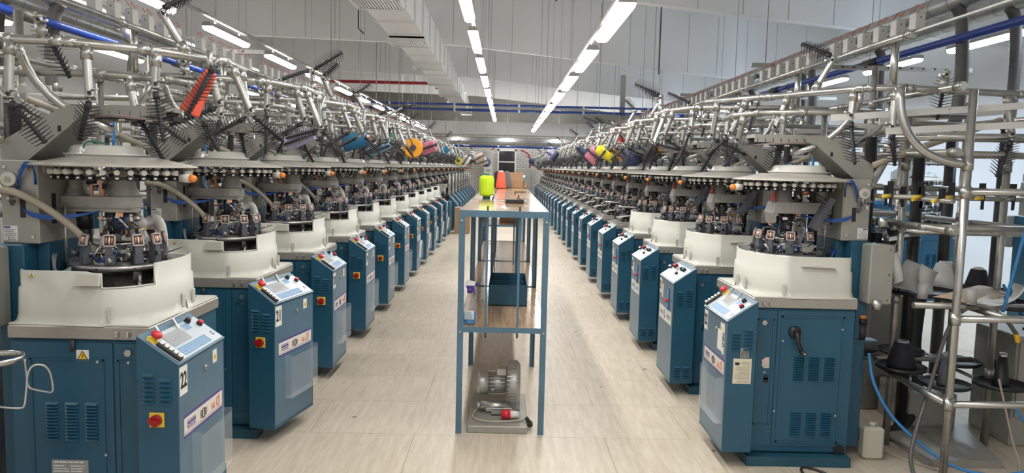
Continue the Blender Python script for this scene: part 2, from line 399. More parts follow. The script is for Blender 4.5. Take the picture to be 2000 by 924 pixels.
# glazed door in the end wall
w = mb('white'); x0, x1 = -0.42, 0.44
w.box(x0, x0+0.07, YE-0.06, YE, 0, 2.42).box(x1-0.07, x1, YE-0.06, YE, 0, 2.42).box(x0, x1, YE-0.06, YE, 2.35, 2.42).box(x0, x1, YE-0.05, YE, 1.83, 1.88).box(x0, x1, YE-0.05, YE, 0, 0.5)
dr = structure(w.build('door_1'))
M['night'] = mat('dark_glass', (0.012, 0.012, 0.014), 0.06)
structure(mb('night').box(x0+0.07, x1-0.07, YE-0.03, YE-0.01, 0.5, 2.35).build('window_1'))
structure(mb('wall').box(x0-0.35, x1+0.35, YE-0.02, YE, 2.44, 2.9).build('trim_7'))

# big stepped rectangular air duct with slatted outlets
def air_duct():
    root = thing('air_duct', 'long white rectangular sheet metal air duct under the ceiling left of the middle', 'air duct', (-1.77, 4.0, 3.82))
    b = mb('bigduct')
    segs = [(-1.0, 3.4, .62, .75), (3.4, 9.0, .58, .70), (9.0, 15, .54, .62), (15, 22, .5, .52), (22, 28.6, .44, .42)]
    for y0, y1, w_, h_ in segs:
        b.box(-w_/2, w_/2, y0, y1, 0.0, h_)
        y = y0
        while y < y1-0.2:
            b.box(-w_/2-0.03, w_/2+0.03, y, y+0.04, -0.03, h_+0.03); y += 1.07
    b.build('duct_body', root)
    for k in range(9):
        y = -1.0+0.62+3.2*k+3.0-3.2
        f = mb('bigduct'); f.box(-.33, .33, y-.02, y+.02, -.09, 0).box(-.33, .33, y+.58, y+.62, -.09, 0).box(-.33, -.29, y, y+.6, -.09, 0).box(.29, .33, y, y+.6, -.09, 0)
        f.use('sheet').box(-.29, .29, y+.01, y+.59, -.03, -.02)
        f.use('bigduct')
        for j in range(14): f.obox((-.27+j*.0415, y+.3, -.075), .004, .56, .035, 0, R(35), 0)
        f.build('outlet_grille', root)
    return root
air_duct()
# cross duct, round duct, blue pipes near the end wall
r = thing('cross_duct', 'white square duct crossing the hall above the end wall', 'air duct', (0, 31, 2.95))
b = mb('bigduct').box(-3.9, 5.6, 0, 0.5, 0, 0.53)
for k in range(8): b.box(-3.9+k*1.3, -3.86+k*1.3, -0.02, 0.52, -0.02, 0.55)
b.build('duct_body', r)
b = mb('duct'); ribbed(b, [(-4.8, 32.6, 2.72), (5.0, 32.6, 2.72)], 0.17, 0.16, 0.03, 20)
tag(b.build('spiral_duct'), 'round ribbed silver duct running across just below the white cross duct', 'duct')
for (x0, x1, y, z, rr, lb) in [(-4.6, 5.2, 22.0, 3.42, .035, 'upper of two thin blue pipes crossing high over the far half of the aisle'), (-4.6, 5.2, 22.05, 3.27, .04, 'lower of two thin blue pipes crossing high over the far half of the aisle'),
                               (-3.4, 4.2, 31.6, 2.47, .05, 'thin blue pipe crossing just above the glazed end door')]:
    b = mb('bluepipe').cyl((x0, y, z), (x1, y, z), rr, n=10).use('white')
    for k in range(5): b.cyl((x0+1.1+k*1.9, y, z), (x0+1.16+k*1.9, y, z), rr+.012, n=10)
    tag(b.build('blue_pipe'), lb, 'pipe')
b = mb('darkred'); b.tube([(-5.6, 21.5, 3.95), (-2.1, 21.5, 3.95), (-2.05, 21.5, 3.90), (-2.05, 21.5, 3.80)], .045, 8)
tag(b.build('red_pipe'), 'dark red pipe crossing the ceiling behind the hanging wires, left of the air duct', 'pipe')
for pts, lb in [([(.62, 33.7, 2.40), (.95, 33.7, 2.25), (1.05, 33.7, 1.95), (1.05, 33.7, 1.58)], 'red hose curving down to the grey switch cabinet by the end wall'), ([(-.55, 33.7, 2.5), (-.75, 33.7, 2.3), (-.85, 33.7, 2.15)], 'short red hose above the tall white cabinet by the end wall')]:
    tag(mb('darkred').tube(smooth_path(pts), .03, 8).build('red_hose'), lb, 'hose')
# steel column
tag(mb('sheet').box(3.32, 3.46, 22.1, 22.24, 0, 4.4).build('steel_column'), 'slim grey steel column standing behind the right machine row', 'column')
# switch cabinets at the end wall
def cabinet(name, label, x0, x1, y0, y1, z1, mt, extra=None):
    o = thing(name, label, 'cabinet', ((x0+x1)/2, (y0+y1)/2, 0)); w_, d_ = (x1-x0)/2, (y1-y0)/2
    mb(mt).cbox(-w_, w_, -d_, d_, 0, z1, .012).build('body', o)
    mb(mt).cbox(-w_+.03, w_-.03, -d_-.015, -d_, .06, z1-.04, .004).build('door', o)
    if extra: extra(o, w_, d_, z1)
    return o
def scr(o, w_, d_, z1):
    s_ = mb('blue').box(-.16, .05, -d_-.03, -d_-.014, 1.15, 1.30).build('display', o)
    M['lcd'] = glow('lit_blue_display', (0.35, 0.55, 0.95), 1.3); mb('lcd').box(-.14, .03, -d_-.034, -d_-.03, 1.17, 1.28).build('display_glass', s_)
    k = mb('black').cyl((-.05, -d_-.04, .98), (-.05, -d_-.01, .98), .02).cyl((-.05, -d_-.04, .85), (-.05, -d_-.01, .85), .02).build('knob', o)
def vents(o, w_, d_, z1):
    b = mb('greyink')
    for z in (1.62, 1.66, 1.72): b.box(-.12, .12, -d_-.02, -d_-.012, z, z+.01)
    b.box(-.1, .1, -d_-.02, -d_-.012, 1.4, 1.5).build('nameplate', o)
cabinet('switch_cabinet', 'grey switch cabinet with a small lit blue display right of the end door', .50, 1.13, 33.3, 33.8, 1.56, 'sheet', scr)
cabinet('tall_cabinet', 'tall white cabinet against the end wall left of the glazed door', -1.02, -.62, 33.2, 33.8, 2.35, 'cream', vents)
text('wall_lettering', 'ADA', .16, 'redink', frame((-1.75, 33.97, 1.62), (1, 0, 0), (0, -1, 0)), None)
tag(bpy.data.objects['wall_lettering'], 'small red letters on the end wall beyond the left machine row', 'lettering')

# ------------------------------------------------------------------ ceiling lights
LT = {}
nm_cool = ''
def light_fixture(x, y, z, L, wd, label, group=None, power=1.0):
    key = (L, wd, nm_cool)
    if key not in LT:
        root = thing('tube_light', label, 'ceiling light', (x, y, z))
        b = mb('lampbody').prism([(-wd/2, .0), (-wd*.3, .045), (wd*.3, .045), (wd/2, .0)], 'y', 0, L)
        b.cyl((0, L*.2, .04), (0, L*.2, .10), .012, n=6).cyl((0, L*.8, .04), (0, L*.8, .10), .012, n=6); b.build('housing', root)
        prof = [(-wd/2*.96, 0.0), (-wd*.40, -.03), (-wd*.22, -.045), (wd*.22, -.045), (wd*.40, -.03), (wd/2*.96, 0.0)]
        mb('lamp').prism(prof, 'y', .02, L-.02).build('diffuser', root)
        e = mb('lampbody').box(-.02, .02, L, L+.07, -.02, .02).build('end_connector', root)
        LT[key] = root
    else:
        root = copy_tree(LT[key]); root.location = (x, y, z); root['label'] = label
    if group: root['group'] = group
    ld = LAMPS.get(key)
    if ld is None:
        ld = bpy.data.lights.new('tube_or_fill_lamp', 'AREA'); ld.shape = 'RECTANGLE'; ld.size = wd*.8; ld.size_y = L*.95; ld.energy = LAMP_W*L*.86*{'machine right': 3.0, 'end': 2.8}.get(nm_cool, 1.0); ld.color = (1.0, .975, .94) if nm_cool != 'machine right' else (.66, .82, 1.0); LAMPS[key] = ld
    lo = bpy.data.objects.new('tube_or_fill_lamp', ld); col.objects.link(lo); lo.parent = root; lo.location = (0, L/2, -.052)
    lu = bpy.data.objects.new('tube_or_fill_lamp', UPS.setdefault(key, added_uplight(ld))); col.objects.link(lu); lu.parent = root; lu.location = (0, L/2, .06); lu.rotation_euler = (PI, 0, 0)  # second lamp facing up, added over each housing to brighten the ceiling
    index_kids()
    return root
LAMPS = {}; UPS = {}
def added_uplight(ld):
    u = ld.copy(); u.energy = ld.energy*(.46 if ld.color[0] > .9 else .2); return u
ROWS = [('right of the middle', .78, 2.73, 1.35, .13, 2.0, -.97, 12, 'over the right side of the aisle'),
        ('left', -.40, 3.08, 1.35, .115, 2.0, .16, 12, 'over the left side of the aisle'),
        ('machine left', -3.2, 3.03, 1.2, .115, 2.0, 2.0, 14, 'above the left machine row'),
        ('machine right', 5.2, 3.12, 1.4, .13, 2.05, 5.4, 13, 'beyond the ducts over the right machine row'),
        ('far left', -5.6, 3.1, 1.5, .13, 3.0, 1.0, 7, 'over the hidden aisle far left')]
for nm, x, z, L, wd, step, y0, n, where in ROWS:
    nm_cool = nm
    for k in range(n):
        y = y0+k*step
        if nm == 'right of the middle': y = -.97+k*2.0
        light_fixture(x, y, z, L, wd, 'lit tube light %s, %s from the camera' % (where, NUM[k]), 'tube lights '+where)
    b = mb('galvdull').box(x-.02, x+.02, y0-.5, y0+n*step, z+.10, z+.13)
    tag(b.build('light_rail'), 'thin metal rail carrying the tube lights '+where, 'rail')
nm_cool = 'end'  # added fixtures, tucked out of sight to brighten the end wall and cross duct
for k, x in enumerate((-4.2, -2.1, 0.0, 2.1, 4.2)):
    light_fixture(x, 25.2, 5.05, 1.5, .13, 'added fill light high behind the fifth ceiling beam, %s from the left' % NUM[k], 'added fill lights behind the fifth beam')
for k, x in enumerate((-2.2, 0.0, 2.2)):
    light_fixture(x, 31.6, 3.25, 1.3, .13, 'added fill light hidden between cross duct and end wall, %s from the left' % NUM[k], 'added fill lights behind the cross duct')
for x in (-2.2, 0.0, 2.2):
    tag(mb('wire').cyl((x, 31.9, 3.33), (x, 31.9, 5.1), .006, n=5).build('hanging_wire'), 'thin wire holding up an added fill light between cross duct and end wall', 'wire', 'wires behind the cross duct')
# hanging wires and loose cable ends
def ceil_z(x):
    for (xa, za), (xb, zb) in zip(PROF[:-1], PROF[1:]):
        if xa <= x <= xb: return za+(zb-za)*(x-xa)/(xb-xa)+1.35
    return 5.6
k = 0
for nm, x, z, L, wd, step, y0, n, where in ROWS[:3]:
    for j in range(n):
        y = y0+j*step+L*.2
        if y < 4: continue
        tag(mb('wire').cyl((x, y, z+.1), (x, y, ceil_z(x)), .0035 if y < 14 else .006, n=5).build('hanging_wire'), 'thin straight wire holding up the lights %s' % where, 'wire', 'hanging wires '+where)
for j in range(26):
    s_ = -1 if j % 2 else 1
    x = s_*(2.05+(j % 3)*.85); y = 6+j*.9
    tag(mb('wire').cyl((x, y, 2.5), (x, y, ceil_z(x)), .004 if y < 14 else .007, n=5).build('suspension_wire'), 'thin wire hanging from the ceiling down to the pipework above the machine rows', 'wire', 'suspension wires over the machine rows')
for (pts, lb) in [([(1.9, 11.2, 5.4), (1.9, 11.2, 4.35), (1.72, 11.2, 4.15), (1.66, 11.2, 3.9)], 'black cable end bent down from the ceiling right of the lights'),
                  ([(-2.9, 9.2, 5.75), (-2.9, 9.2, 4.18)], 'black cable end hanging at the top left of the air duct'),
                  ([(-2.7, 13.5, 5.75), (-2.7, 13.5, 4.02), (-2.6, 13.5, 3.93)], 'black cable end with a small kink left of the air duct'),
                  ([(.9, 12.0, 5.6), (.9, 12.0, 4.6), (.72, 12.0, 4.25)], 'short slanting cable end hanging between the two rows of lights'),
                  ([(3.1, 15.5, 5.3), (3.1, 15.5, 3.6)], 'long cable end hanging above the right machine row')]:
    tag(mb('cable').tube(pts, .012, 6).build('loose_cable'), lb, 'cable')

# ================================================================== knitting machines
# local frame: +x faces the aisle, origin on the floor under the needle cylinder
def louvres(b, plane, sgn, cx, z0, n, w_=.055, pitch=.0135, mt='blue'):
    """A column of pressed louvres on a face normal to `plane` ('y' or 'x')."""
    for i in range(n):
        z = z0+i*pitch
        if plane == 'y':
            y, yo = sgn, .012*(1 if sgn > 0 else -1)
            b.add([(cx-w_/2, y, z), (cx+w_/2, y, z), (cx+w_/2-.004, y+yo, z+.001), (cx-w_/2+.004, y+yo, z+.001), (cx-w_/2, y, z+.010), (cx+w_/2, y, z+.010)], [(0, 1, 2, 3), (3, 2, 5, 4), (0, 3, 4), (1, 5, 2)])
    return b
def rim(b, y, x0, x1, z0, z1, t=.007, d=.004):
    """Raised pressed rim round a door panel on a y face."""
    a, c = (y, y+d) if y > 0 else (y-d, y)
    b.box(x0, x1, a, c, z0, z0+t).box(x0, x1, a, c, z1-t, z1).box(x0, x0+t, a, c, z0, z1).box(x1-t, x1, a, c, z0, z1)
def warn_sign(parent, x, y, z, s, sgn, name='warning_label', axis='y'):
    o = 1 if sgn > 0 else -1
    b = mb('paper')
    if axis == 'y':
        q = lambda h, e0, e1: (min(y+o*e0, y+o*e1), max(y+o*e0, y+o*e1))
        a, c = q(0, 0, .001); b.box(x-s*.6, x+s*.6, a, c, z-s*.55, z+s*.55)
        a, c = q(0, .001, .0016); b.use('warn').prism([(x-s*.5, z-s*.42), (x+s*.5, z-s*.42), (x, z+s*.45)], 'y', a, c)
        a, c = q(0, .0016, .002); b.use('ink').prism([(x-s*.05, z-s*.3), (x+s*.12, z), (x, z), (x+s*.06, z+s*.2), (x-s*.1, z-s*.04), (x+.0*s, z-s*.04)], 'y', a, c)
        for (p, r_) in (((x-s*.5, z-s*.42), (x+s*.5, z-s*.42)), ((x+s*.5, z-s*.42), (x, z+s*.45)), ((x, z+s*.45), (x-s*.5, z-s*.42))):
            b.cyl((p[0], y+o*.0018, p[1]), (r_[0], y+o*.0018, r_[1]), s*.035, n=4)
    else:
        b.box(x, x+.001, y-s*.6, y+s*.6, z-s*.8, z+s*.8)
        b.use('warn').prism([(y-s*.45, z-s*.42), (y+s*.45, z-s*.42), (y, z+s*.40)], 'x', x+.001, x+.0016)
        b.use('ink').prism([(y-s*.05, z-s*.3), (y+s*.12, z), (y, z), (y+s*.06, z+s*.2), (y-s*.1, z-s*.04), (y, z-s*.04)], 'x', x+.0016, x+.002)
    return b.build(name, parent)
def printed(b, plane, at_, sgn, u0, u1, z0, z1, rows, cols=1, ink='greyink', seed=1, th=.0009):
    """Rows of tiny printed dashes standing for text too small to read."""
    rnd = random.Random(seed); o = 1 if sgn > 0 else -1; a, c = sorted((at_+o*.0008, at_+o*(.0008+th))); b.use(ink)
    dz = (z1-z0)/rows; cw = (u1-u0)/cols
    for i in range(rows):
        for j in range(cols):
            u = u0+j*cw+cw*.04; end = u0+(j+1)*cw-cw*.04-rnd.random()*cw*.25
            while u < end:
                w_ = min(end-u, (.1+rnd.random()*.3)*cw)
                z = z0+i*dz+dz*.3
                if plane == 'y': b.box(u, u+w_, a, c, z, z+dz*.38)
                else: b.box(a, c, u, u+w_, z, z+dz*.38)
                u += w_+cw*.03
def cabinet_part(root, side, style):
    c = mb('blue'); c.cbox(-.28, .28, -.35, .35, .06, .88, .006)
    cab = c.build('cabinet', root)
    d = mb('blue')
    # near face of the left row (y=-.35)
    y = -.35
    d.box(-.275, .135, y-.006, y, .10, .868).box(.142, .278, y-.006, y, .10, .868)
    rim(d, y-.006, -.20, .10, .14, .80); rim(d, y-.006, .155, .265, .14, .80)
    for cx in (-.115, -.035, .045): louvres(d, 'y', y-.006, cx, .46, 12)
    d.build('door_panel', cab); d = mb('blue')
    # near face of the right row (y=+.35)
    y = .35
    d.box(-.275, .15, y, y+.006, .10, .868).box(.157, .278, y, y+.006, .10, .868)
    rim(d, y+.006, -.22, .13, .12, .84, .009); rim(d, y+.006, .17, .262, .22, .82)
    for cx in (-.15, -.065, .02): louvres(d, 'y', y+.006, cx, .475, 11, .06); louvres(d, 'y', y+.006, cx, .16, 11, .06)
    d.build('door_panel', cab)
    s_ = mb('steel')
    for x, z in ((-.24, .80), (.075, .79), (.2, .79), (.1, .40), (-.24, .3)): s_.cyl((x, -.357, z), (x, -.361, z), .006, n=8)
    for x, z in ((-.21, .77), (.118, .70), (.145, .30), (-.20, .28), (.21, .52)): s_.cyl((x, .357, z), (x, .361, z), .006, n=8)
    s_.cyl((.225, .357, .80), (.225, .366, .80), .014, n=14).cyl((.20, -.357, .83), (.20, -.366, .83), .014, n=14)
    s_.build('screw', cab, mesh_name='screws')
    f = mb('blue_dark'); f.box(-.28, .30, -.41, -.30, 0, .055).box(-.28, .30, .30, .41, 0, .055).box(-.26, .26, -.30, .30, .02, .055)
    f.use('black').cyl((.24, -.35, .02), (.24, -.35, .001), .03).build('foot_rail', root)
    # steel band with two clips
    b = mb('band').cbox(-.285, .29, -.362, .362, .882, .936, .004); bd = b.build('steel_band', root)
    for yy in (-.362, .362):
        o = -1 if yy < 0 else 1
        k = mb('steel')
        for xx in ((.16, .205) if side < 0 else (.20, .235)):
            k.cbox(xx-.008, xx+.008, min(yy, yy+o*.012), max(yy, yy+o*.012), .893, .920, .003)
        k.build('clip', bd)
    if side < 0:
        b = mb('dark').cyl((-.02, -.365, .835), (-.02, -.365, .88), .008).build('latch_pin', root)
    else:
        hl = mb('black').lathe([(.0001, 0), (.034, 0), (.034, .012), (.026, .02), (.0001, .02)], 18)
        hl.v = [Matrix(((1, 0, 0), (0, 0, 1), (0, 1, 0))) @ v for v in hl.v]; hl.v = [v+Vector((.055, .356, .75)) for v in hl.v]
        cr = hl; cr.tube([(.055, .376, .75), (.055, .40, .745), (.05, .405, .70), (.036, .405, .665), (.03, .405, .65)], [.014, .014, .012, .012, .010], 8)
        cr.cyl((.03, .40, .65), (.03, .45, .65), .013).use('steel').cyl((.03, .45, .65), (.03, .452, .65), .006, n=8)
        if style == 'glo': cr.build('hand_crank', root)
        h = mb('black').cyl((-.235, .352, .085), (-.235, .3585, .085), .03, n=20)
        h.cyl((.20, .352, .49), (.20, .3585, .49), .014, n=14).cbox(.186, .214, .352, .3585, .46, .49, .002).build('port_hole', root)
    return cab
def console_part(root, side, style, num):
    """Slanted control console on the aisle side; cy is its middle along the row."""
    cy = -.24 if side < 0 else .205
    x0, x1, zl, zh, h = .292, .452, .815, .925, .235
    C_ = mb('blue')
    C_.prism([(x0, .09), (x1, .09), (x1, zl), (x0, zh)], 'y', cy-h, cy+h)
    con = C_.build('control_console', root)
    # frame in the slanted top: u along +y (operator's right), w up the slope
    sl = Vector((x0-x1, 0, zh-zl)).normalized(); nrm = Vector((-sl.z, 0, sl.x)); nrm = nrm if nrm.z > 0 else -nrm
    T = Matrix.Identity(4); mid = Vector(((x0+x1)/2, cy, (zl+zh)/2))
    for i in range(3): T[i][0], T[i][1], T[i][2], T[i][3] = (0, 1, 0)[i], sl[i], nrm[i], mid[i]
    S_ = (Vector((x0-x1, 0, zh-zl))).length/2
    def P(name, m, parent=con):
        b = mb(m); b.T = T; b.parent_ = parent; b.nm = name; return b
    b = P('top_frame', 'slate'); b.cbox(-h-.002, h+.002, -S_-.004, S_+.002, 0, .006, .002); b.build('top_frame', con)
    fo = P('k', 'keypad'); fo.cbox(-h+.012, h-.012, -S_+.006, S_-.032, .006, .009, .001)
    kp = fo.build('keypad_panel', con)
    if style == 'glo':
        b = P('k', 'keys')
        for i in range(15):
            for j in range(4): b.box(-.14+i*.018, -.1275+i*.018, -S_+.016+j*.0115, -S_+.025+j*.0115, .009, .0108)
        for i in range(4):
            for j in range(3): b.box(.055+i*.016, .067+i*.016, .018+j*.012, .027+j*.012, .009, .0108)
        tag(b.build('keys', kp), kind='stuff')
        b = P('s', 'screen'); b.box(-.135, .03, -.024, .046, .009, .0115).use('greyink').box(-.105, .005, -.014, .034, .0115, .012); b.build('screen', kp)
        cover = P('c', 'clear'); cover.box(-.145, .04, -.030, .056, .0125, .026); cover.build('clear_cover', con)
        for u in (-.13, .025): b = P('e', 'steel'); b.obox((u, .066, .018), .012, .05, .012, R(25), 0, 0); b.build('cover_hinge', con)
        bt = mb('black'); bt.T = T
        bt.cbox(-.222, -.192, -S_+.006, .022, .009, .024, .003); bb = bt.build('button_bar', con)
        for i in range(5):
            w_ = mb('white'); w_.T = T; w_.cbox(-.219, -.195, -S_+.011+i*.0215, -S_+.027+i*.0215, .024, .033, .003); w_.build('push_button', bb)
        e = mb('yellow'); e.T = T; e.lathe([(.026, .009), (.026, .012), (.013, .013), (.012, .03)], 18, (-.198, .046, 0)).use('red').lathe([(.012, .026), (.021, .032), (.022, .042), (.017, .048), (.0001, .05)], 18, (-.198, .046, 0)); e.build('emergency_stop', con)
        for (u, w_, m1) in ((.13, .055, 'black'), (.185, .018, 'red')):
            e = mb('black'); e.T = T; e.cyl((u, w_, .009), (u, w_, .020), .014, n=14).use(m1).cyl((u, w_, .020), (u, w_, .030), .012, .0105, n=14); e.build('push_button', con)
        b = P('g', 'purple'); b.cyl((.19, -.05, .009), (.19, -.05, .0098), .012, n=16).use('logo').box(.181, .199, -.053, -.047, .0098, .0104); b.build('badge', kp)
    else:
        b = P('s', 'screen'); b.box(-.09, .01, .0, .042, .009, .0115).use('darkred').box(-.08, 0, .010, .018, .0115, .012).box(-.08, -.02, .024, .030, .0115, .012); b.build('screen', kp)
        for (u, w_, m1, r_) in ((-.13, .03, 'red', .019), (-.20, .0, 'white', .012), (-.17, .02, 'black', .010), (.06, .03, 'black', .015), (.11, .035, 'green', .016), (.06, -.02, 'white', .012)):
            e = mb('black'); e.T = T; e.cyl((u, w_, .009), (u, w_, .022), r_, n=14).use(m1).cyl((u, w_, .022), (u, w_, .034), r_*.9, r_*.75, n=14); e.build('push_button', con)
        b = P('k', 'greyink')
        for i in range(6): b.box(-.2, -.02, -S_+.02+i*.011, -S_+.022+i*.011, .009, .0097)
        b.box(.02, .17, -S_+.03, -S_+.032, .009, .0097); b.build('printed_lines', kp)
    # louvres and switch on the end faces
    for yy in (cy-h, cy+h):
        b = mb('blue')
        for cx, z0, n in ((x0+.045, .66, 7), (x0+.112, .66, 6)): louvres(b, 'y', yy, cx, z0, n, .05, .0185)
        if style != 'glo':
            for cx in (x0+.045, x0+.112): louvres(b, 'y', yy, cx, .13, 5, .05, .0185)
        b.build('louvre_panel', con)
    sw = mb('yellow').cbox(x0+.045, x0+.105, cy-h-.006, cy-h, .565, .625, .003)
    sw.use('darkred').cyl((x0+.075, cy-h-.006, .595), (x0+.075, cy-h-.022, .595), .023, n=18).obox((x0+.075, cy-h-.028, .595), .044, .014, .014, 0, R(20), 0)
    sw.build('main_switch', con)
    # number plate
    fx = x1+.0012
    b = mb('paper').box(x1, fx, cy-h+.012, cy-h+.082, .685, .800); npl = b.build('number_plate', con)
    Tn = frame((fx+.0002, cy-h+.047, .742), (0, 1, 0), (1, 0, 0))
    if num: text('number', str(num), .088, 'ink', Tn, npl, bold=True, sx=.66)
    # logo strip
    if style == 'glo':
        y0, y1 = cy-h+.045, cy+h-.03
        b = mb('purple').box(x1, x1+.001, y0, y1, .50, .595).use('logo').box(x1+.001, x1+.0016, y0, y1, .512, .583).use('purple').box(x1+.0016, x1+.002, y0, y1, .518, .520)
        q = x1+.0016
        for i in range(3):
            b.box(q, q+.0006, y0+.03+i*.028, y0+.054+i*.028, .538, .560)
            b.use('logo').box(q+.0006, q+.0011, y0+.035+i*.028, y0+.052+i*.028, .543, .548).use('purple')
        b.box(q, q+.0006, y0+.03, y0+.11, .563, .566).box(q, q+.0006, y0+.03, y0+.11, .531, .534)
        b.use('ink')
        for s2 in (-1, 1):
            for i in range(4): b.box(q, q+.0006, y0+.19+s2*.022-.016+abs(i-1.5)*.004*(s2 < 0), y0+.19+s2*.022+.016-abs(i-1.5)*.004*(s2 > 0), .531+i*.009, .536+i*.009)
        b.tube([(q, y0+.19+.012*math.cos(t*PI/6), .547+.021*math.sin(t*PI/6)) for t in range(12)], .0025, 4, closed=True)
        lg = b.build('logo_strip', con)
        text('logo_lettering', 'GL', .036, 'redink', frame((q+.0005, y0+.293, .543), (0, 1, 0), (1, 0, 0)), lg)
        b = mb('redink').tube([(q+.0006, y0+.343+.014*math.cos(t*PI/8), .550+.021*math.sin(t*PI/8)) for t in range(16)], .0022, 4, closed=True)
        b.cyl((q+.0006, y0+.353, .568), (q+.0006, y0+.362, .578), .002, n=4).build('logo_ring', lg)
        # acrylic document pocket
        a0, a1 = cy-h+.12, cy+h-.02
        b = mb('clear').box(x1+.040, x1+.043, a0, a1, .245, .485).box(x1+.001, x1+.043, a0, a0+.003, .245, .50).box(x1+.001, x1+.043, a1-.003, a1, .245, .50).box(x1+.001, x1+.043, a0, a1, .242, .246)
        pk = b.build('document_pocket', con)
        if num != 22 and num != 21: mb('paper').obox((x1+.02, (a0+a1)/2-.03, .38), .012, .17, .24, 0, R(4), 0).build('papers', pk)
        if num and num < 21: mb('cream_paper').box(x1, x1+.001, cy+.06, cy+.155, .69, .80).build('note', con)
        warn_sign(con, x1, cy+.13, .76, .036, 1, axis='x')
        b = mb('steel').cyl((x1, cy+.03, .735), (x1+.006, cy+.03, .735), .012, n=14).use('ink').box(x1+.006, x1+.007, cy+.027, cy+.033, .733, .737); b.build('lock', con)
    else:
        b = mb('paper').box(x1, x1+.001, cy-h+.03, cy+h-.04, .50, .60); b.use('greyink')
        for i in range(4): b.box(x1+.001, x1+.0016, cy-.17+i*.03, cy-.15+i*.03, .535, .565).box(x1+.001, x1+.0016, cy+.05+i*.03, cy+.07+i*.03, .535, .565)
        lg = b.build('logo_strip', con); text('logo_lettering', 'L', .085, 'ink', frame((x1+.0015, cy-.02, .55), (0, 1, 0), (1, 0, 0)), lg)
        b = mb('blue_dark').cbox(x1, x1+.004, cy+.03, cy+.12, .60, .765, .002).use('azure').box(x1+.004, x1+.006, cy+.045, cy+.105, .61, .755)
        b.use('red').cyl((x1, cy+.075, .67), (x1+.028, cy+.075, .67), .013, n=12); b.build('switch_recess', con)
        mb('cream_paper').box(x1, x1+.0012, cy-h+.085, cy-h+.14, .66, .76).build('note', con)
    # slate sheet: glancing reflection on the aisle face, put into the colour
    mb('slate').box(x1-.001, x1+.0003, cy-h+.006, cy+h-.006, .11, .806).build('aisle_sheen', con)
    return con
def tub_part(root, kind):
    """Two-tier plastic guard round the needle bed; 'left' has the cut-away, 'right' is unbroken."""
    pts = []
    def add(x, y, top, nx, ny): pts.append((x, y, top, nx, ny))
    sg = -1 if kind in ('left', 'low') else 1
    H0, H1 = 1.092, 1.158
    # start at the back corner of the near side
    def top_left(x, th):
        if kind == 'low': return H0-.004
        if th is None: return 1.156 if x < .05 else (1.150 if x < .085 else H0-.003)
        if th < -32: return H0-.003
        return 1.178 if th < 50 else 1.16
    def top_right(x, th): return 1.166 if th is None or th < 20 else 1.172
    fn = top_right if kind == 'right' else top_left
    for a in (180, 205, 235, 262): add(-.235+.04*math.cos(R(a)), sg*(-1)*(-.295)+0 if False else -.29+.045*math.sin(R(a)), fn(-.25, None), math.cos(R(a)), math.sin(R(a)))
    for x in [-.20+i*.028 for i in range(9)] + [.05, .051, .068, .084, .085, .10]: add(x, -.335-.006*math.sin((x+.2)*5), fn(x, None), 0, -1)
    for th in list(range(-75, -32, 7)) + [-32.01, -31.9] + list(range(-25, 80, 8)) + [85]:
        c_, s_ = math.cos(R(th)), math.sin(R(th)); add(.07+.195*abs(c_)**.85, .335*(abs(s_)**.9)*(1 if s_ > 0 else -1), fn(.3, th), c_, s_)
    for x in [.04, -.04, -.14, -.2]: add(x, .335, fn(x, 90) if kind != 'left' else 1.158, 0, 1)
    for a in (98, 125, 155, 180): add(-.235+.04*math.cos(R(a)), .29+.045*math.sin(R(a)), 1.158 if kind != 'low' else H0-.004, math.cos(R(a)), math.sin(R(a)))
    rows = lambda top: [(.937, .022), (.950, .006), (.975, .0), (1.083, -.004), (1.089, -.012), (max(1.09, top)-.004, -.012 if top > H0 else -.004), (max(1.092, top), -.015), (max(1.09, top)-.004, -.019), (1.0, -.021), (.94, -.021)]
    vs = []; k = len(pts)
    for (x, y, top, nx, ny) in pts:
        for z, o in rows(top): vs.append((x+nx*o, y+ny*o, z))
    nr = 10; fs = []
    for i in range(k-1):
        for j in range(nr-1): fs.append((i*nr+j, (i+1)*nr+j, (i+1)*nr+j+1, i*nr+j+1))
    b = mb('cream'); b.add(vs, fs, True)
    if kind == 'right': b.v = [Vector((v.x, -v.y, v.z)) for v in b.v]
    t = b.build('plastic_guard', root)
    yy = -.337 if kind != 'right' else .337; o = -1 if yy < 0 else 1
    h = mb('cream')
    for x in (.12,): h.cbox(x-.012, x+.012, min(yy, yy+o*.008), max(yy, yy+o*.008), .965, 1.01, .003).cbox(x-.007, x+.007, min(yy, yy+o*.010), max(yy, yy+o*.010), .93, .975, .002)
    for (x, y) in ((.262, .12), (.266, .0)): h.build('guard_lug', t); h = mb('cream'); h.cbox(x, x+.010, y-.010, y+.010, .955, 1.02, .003)
    h.build('guard_lug', t); h = mb('cream')
    if kind == 'left': h.prism([(-.02, 1.10), (.082, 1.10), (.082, 1.148), (.0, 1.148)], 'y', -.352, -.325)
    if kind == 'right': h.prism([(-.16, 1.108), (.03, 1.112), (-.06, 1.122)], 'y', .325, .345)
    if h.v: h.build('guard_rib', t)
    warn_sign(t, -.20 if kind != 'right' else .08, (-.3255 if kind != 'right' else .3225), 1.135, .017, o)
    # moulded shoulder where the guard meets the steel band
    sh = mb('cream'); sh.cbox(-.283, .284, -.358, .358, .936, .944, .003)
    for sg_ in (-1, 1):
        vs = [(.283, sg_*.357, .944), (.283, sg_*.02, .944), (.08, sg_*.357, .944), (.225, sg_*.255, .955), (.262, sg_*.05, .985), (.10, sg_*.335, .985)]
        sh.add(vs, [(0, 3, 1), (1, 3, 4), (0, 2, 3), (2, 5, 3)], True)
    sh.build('shoulder', t)
    return t
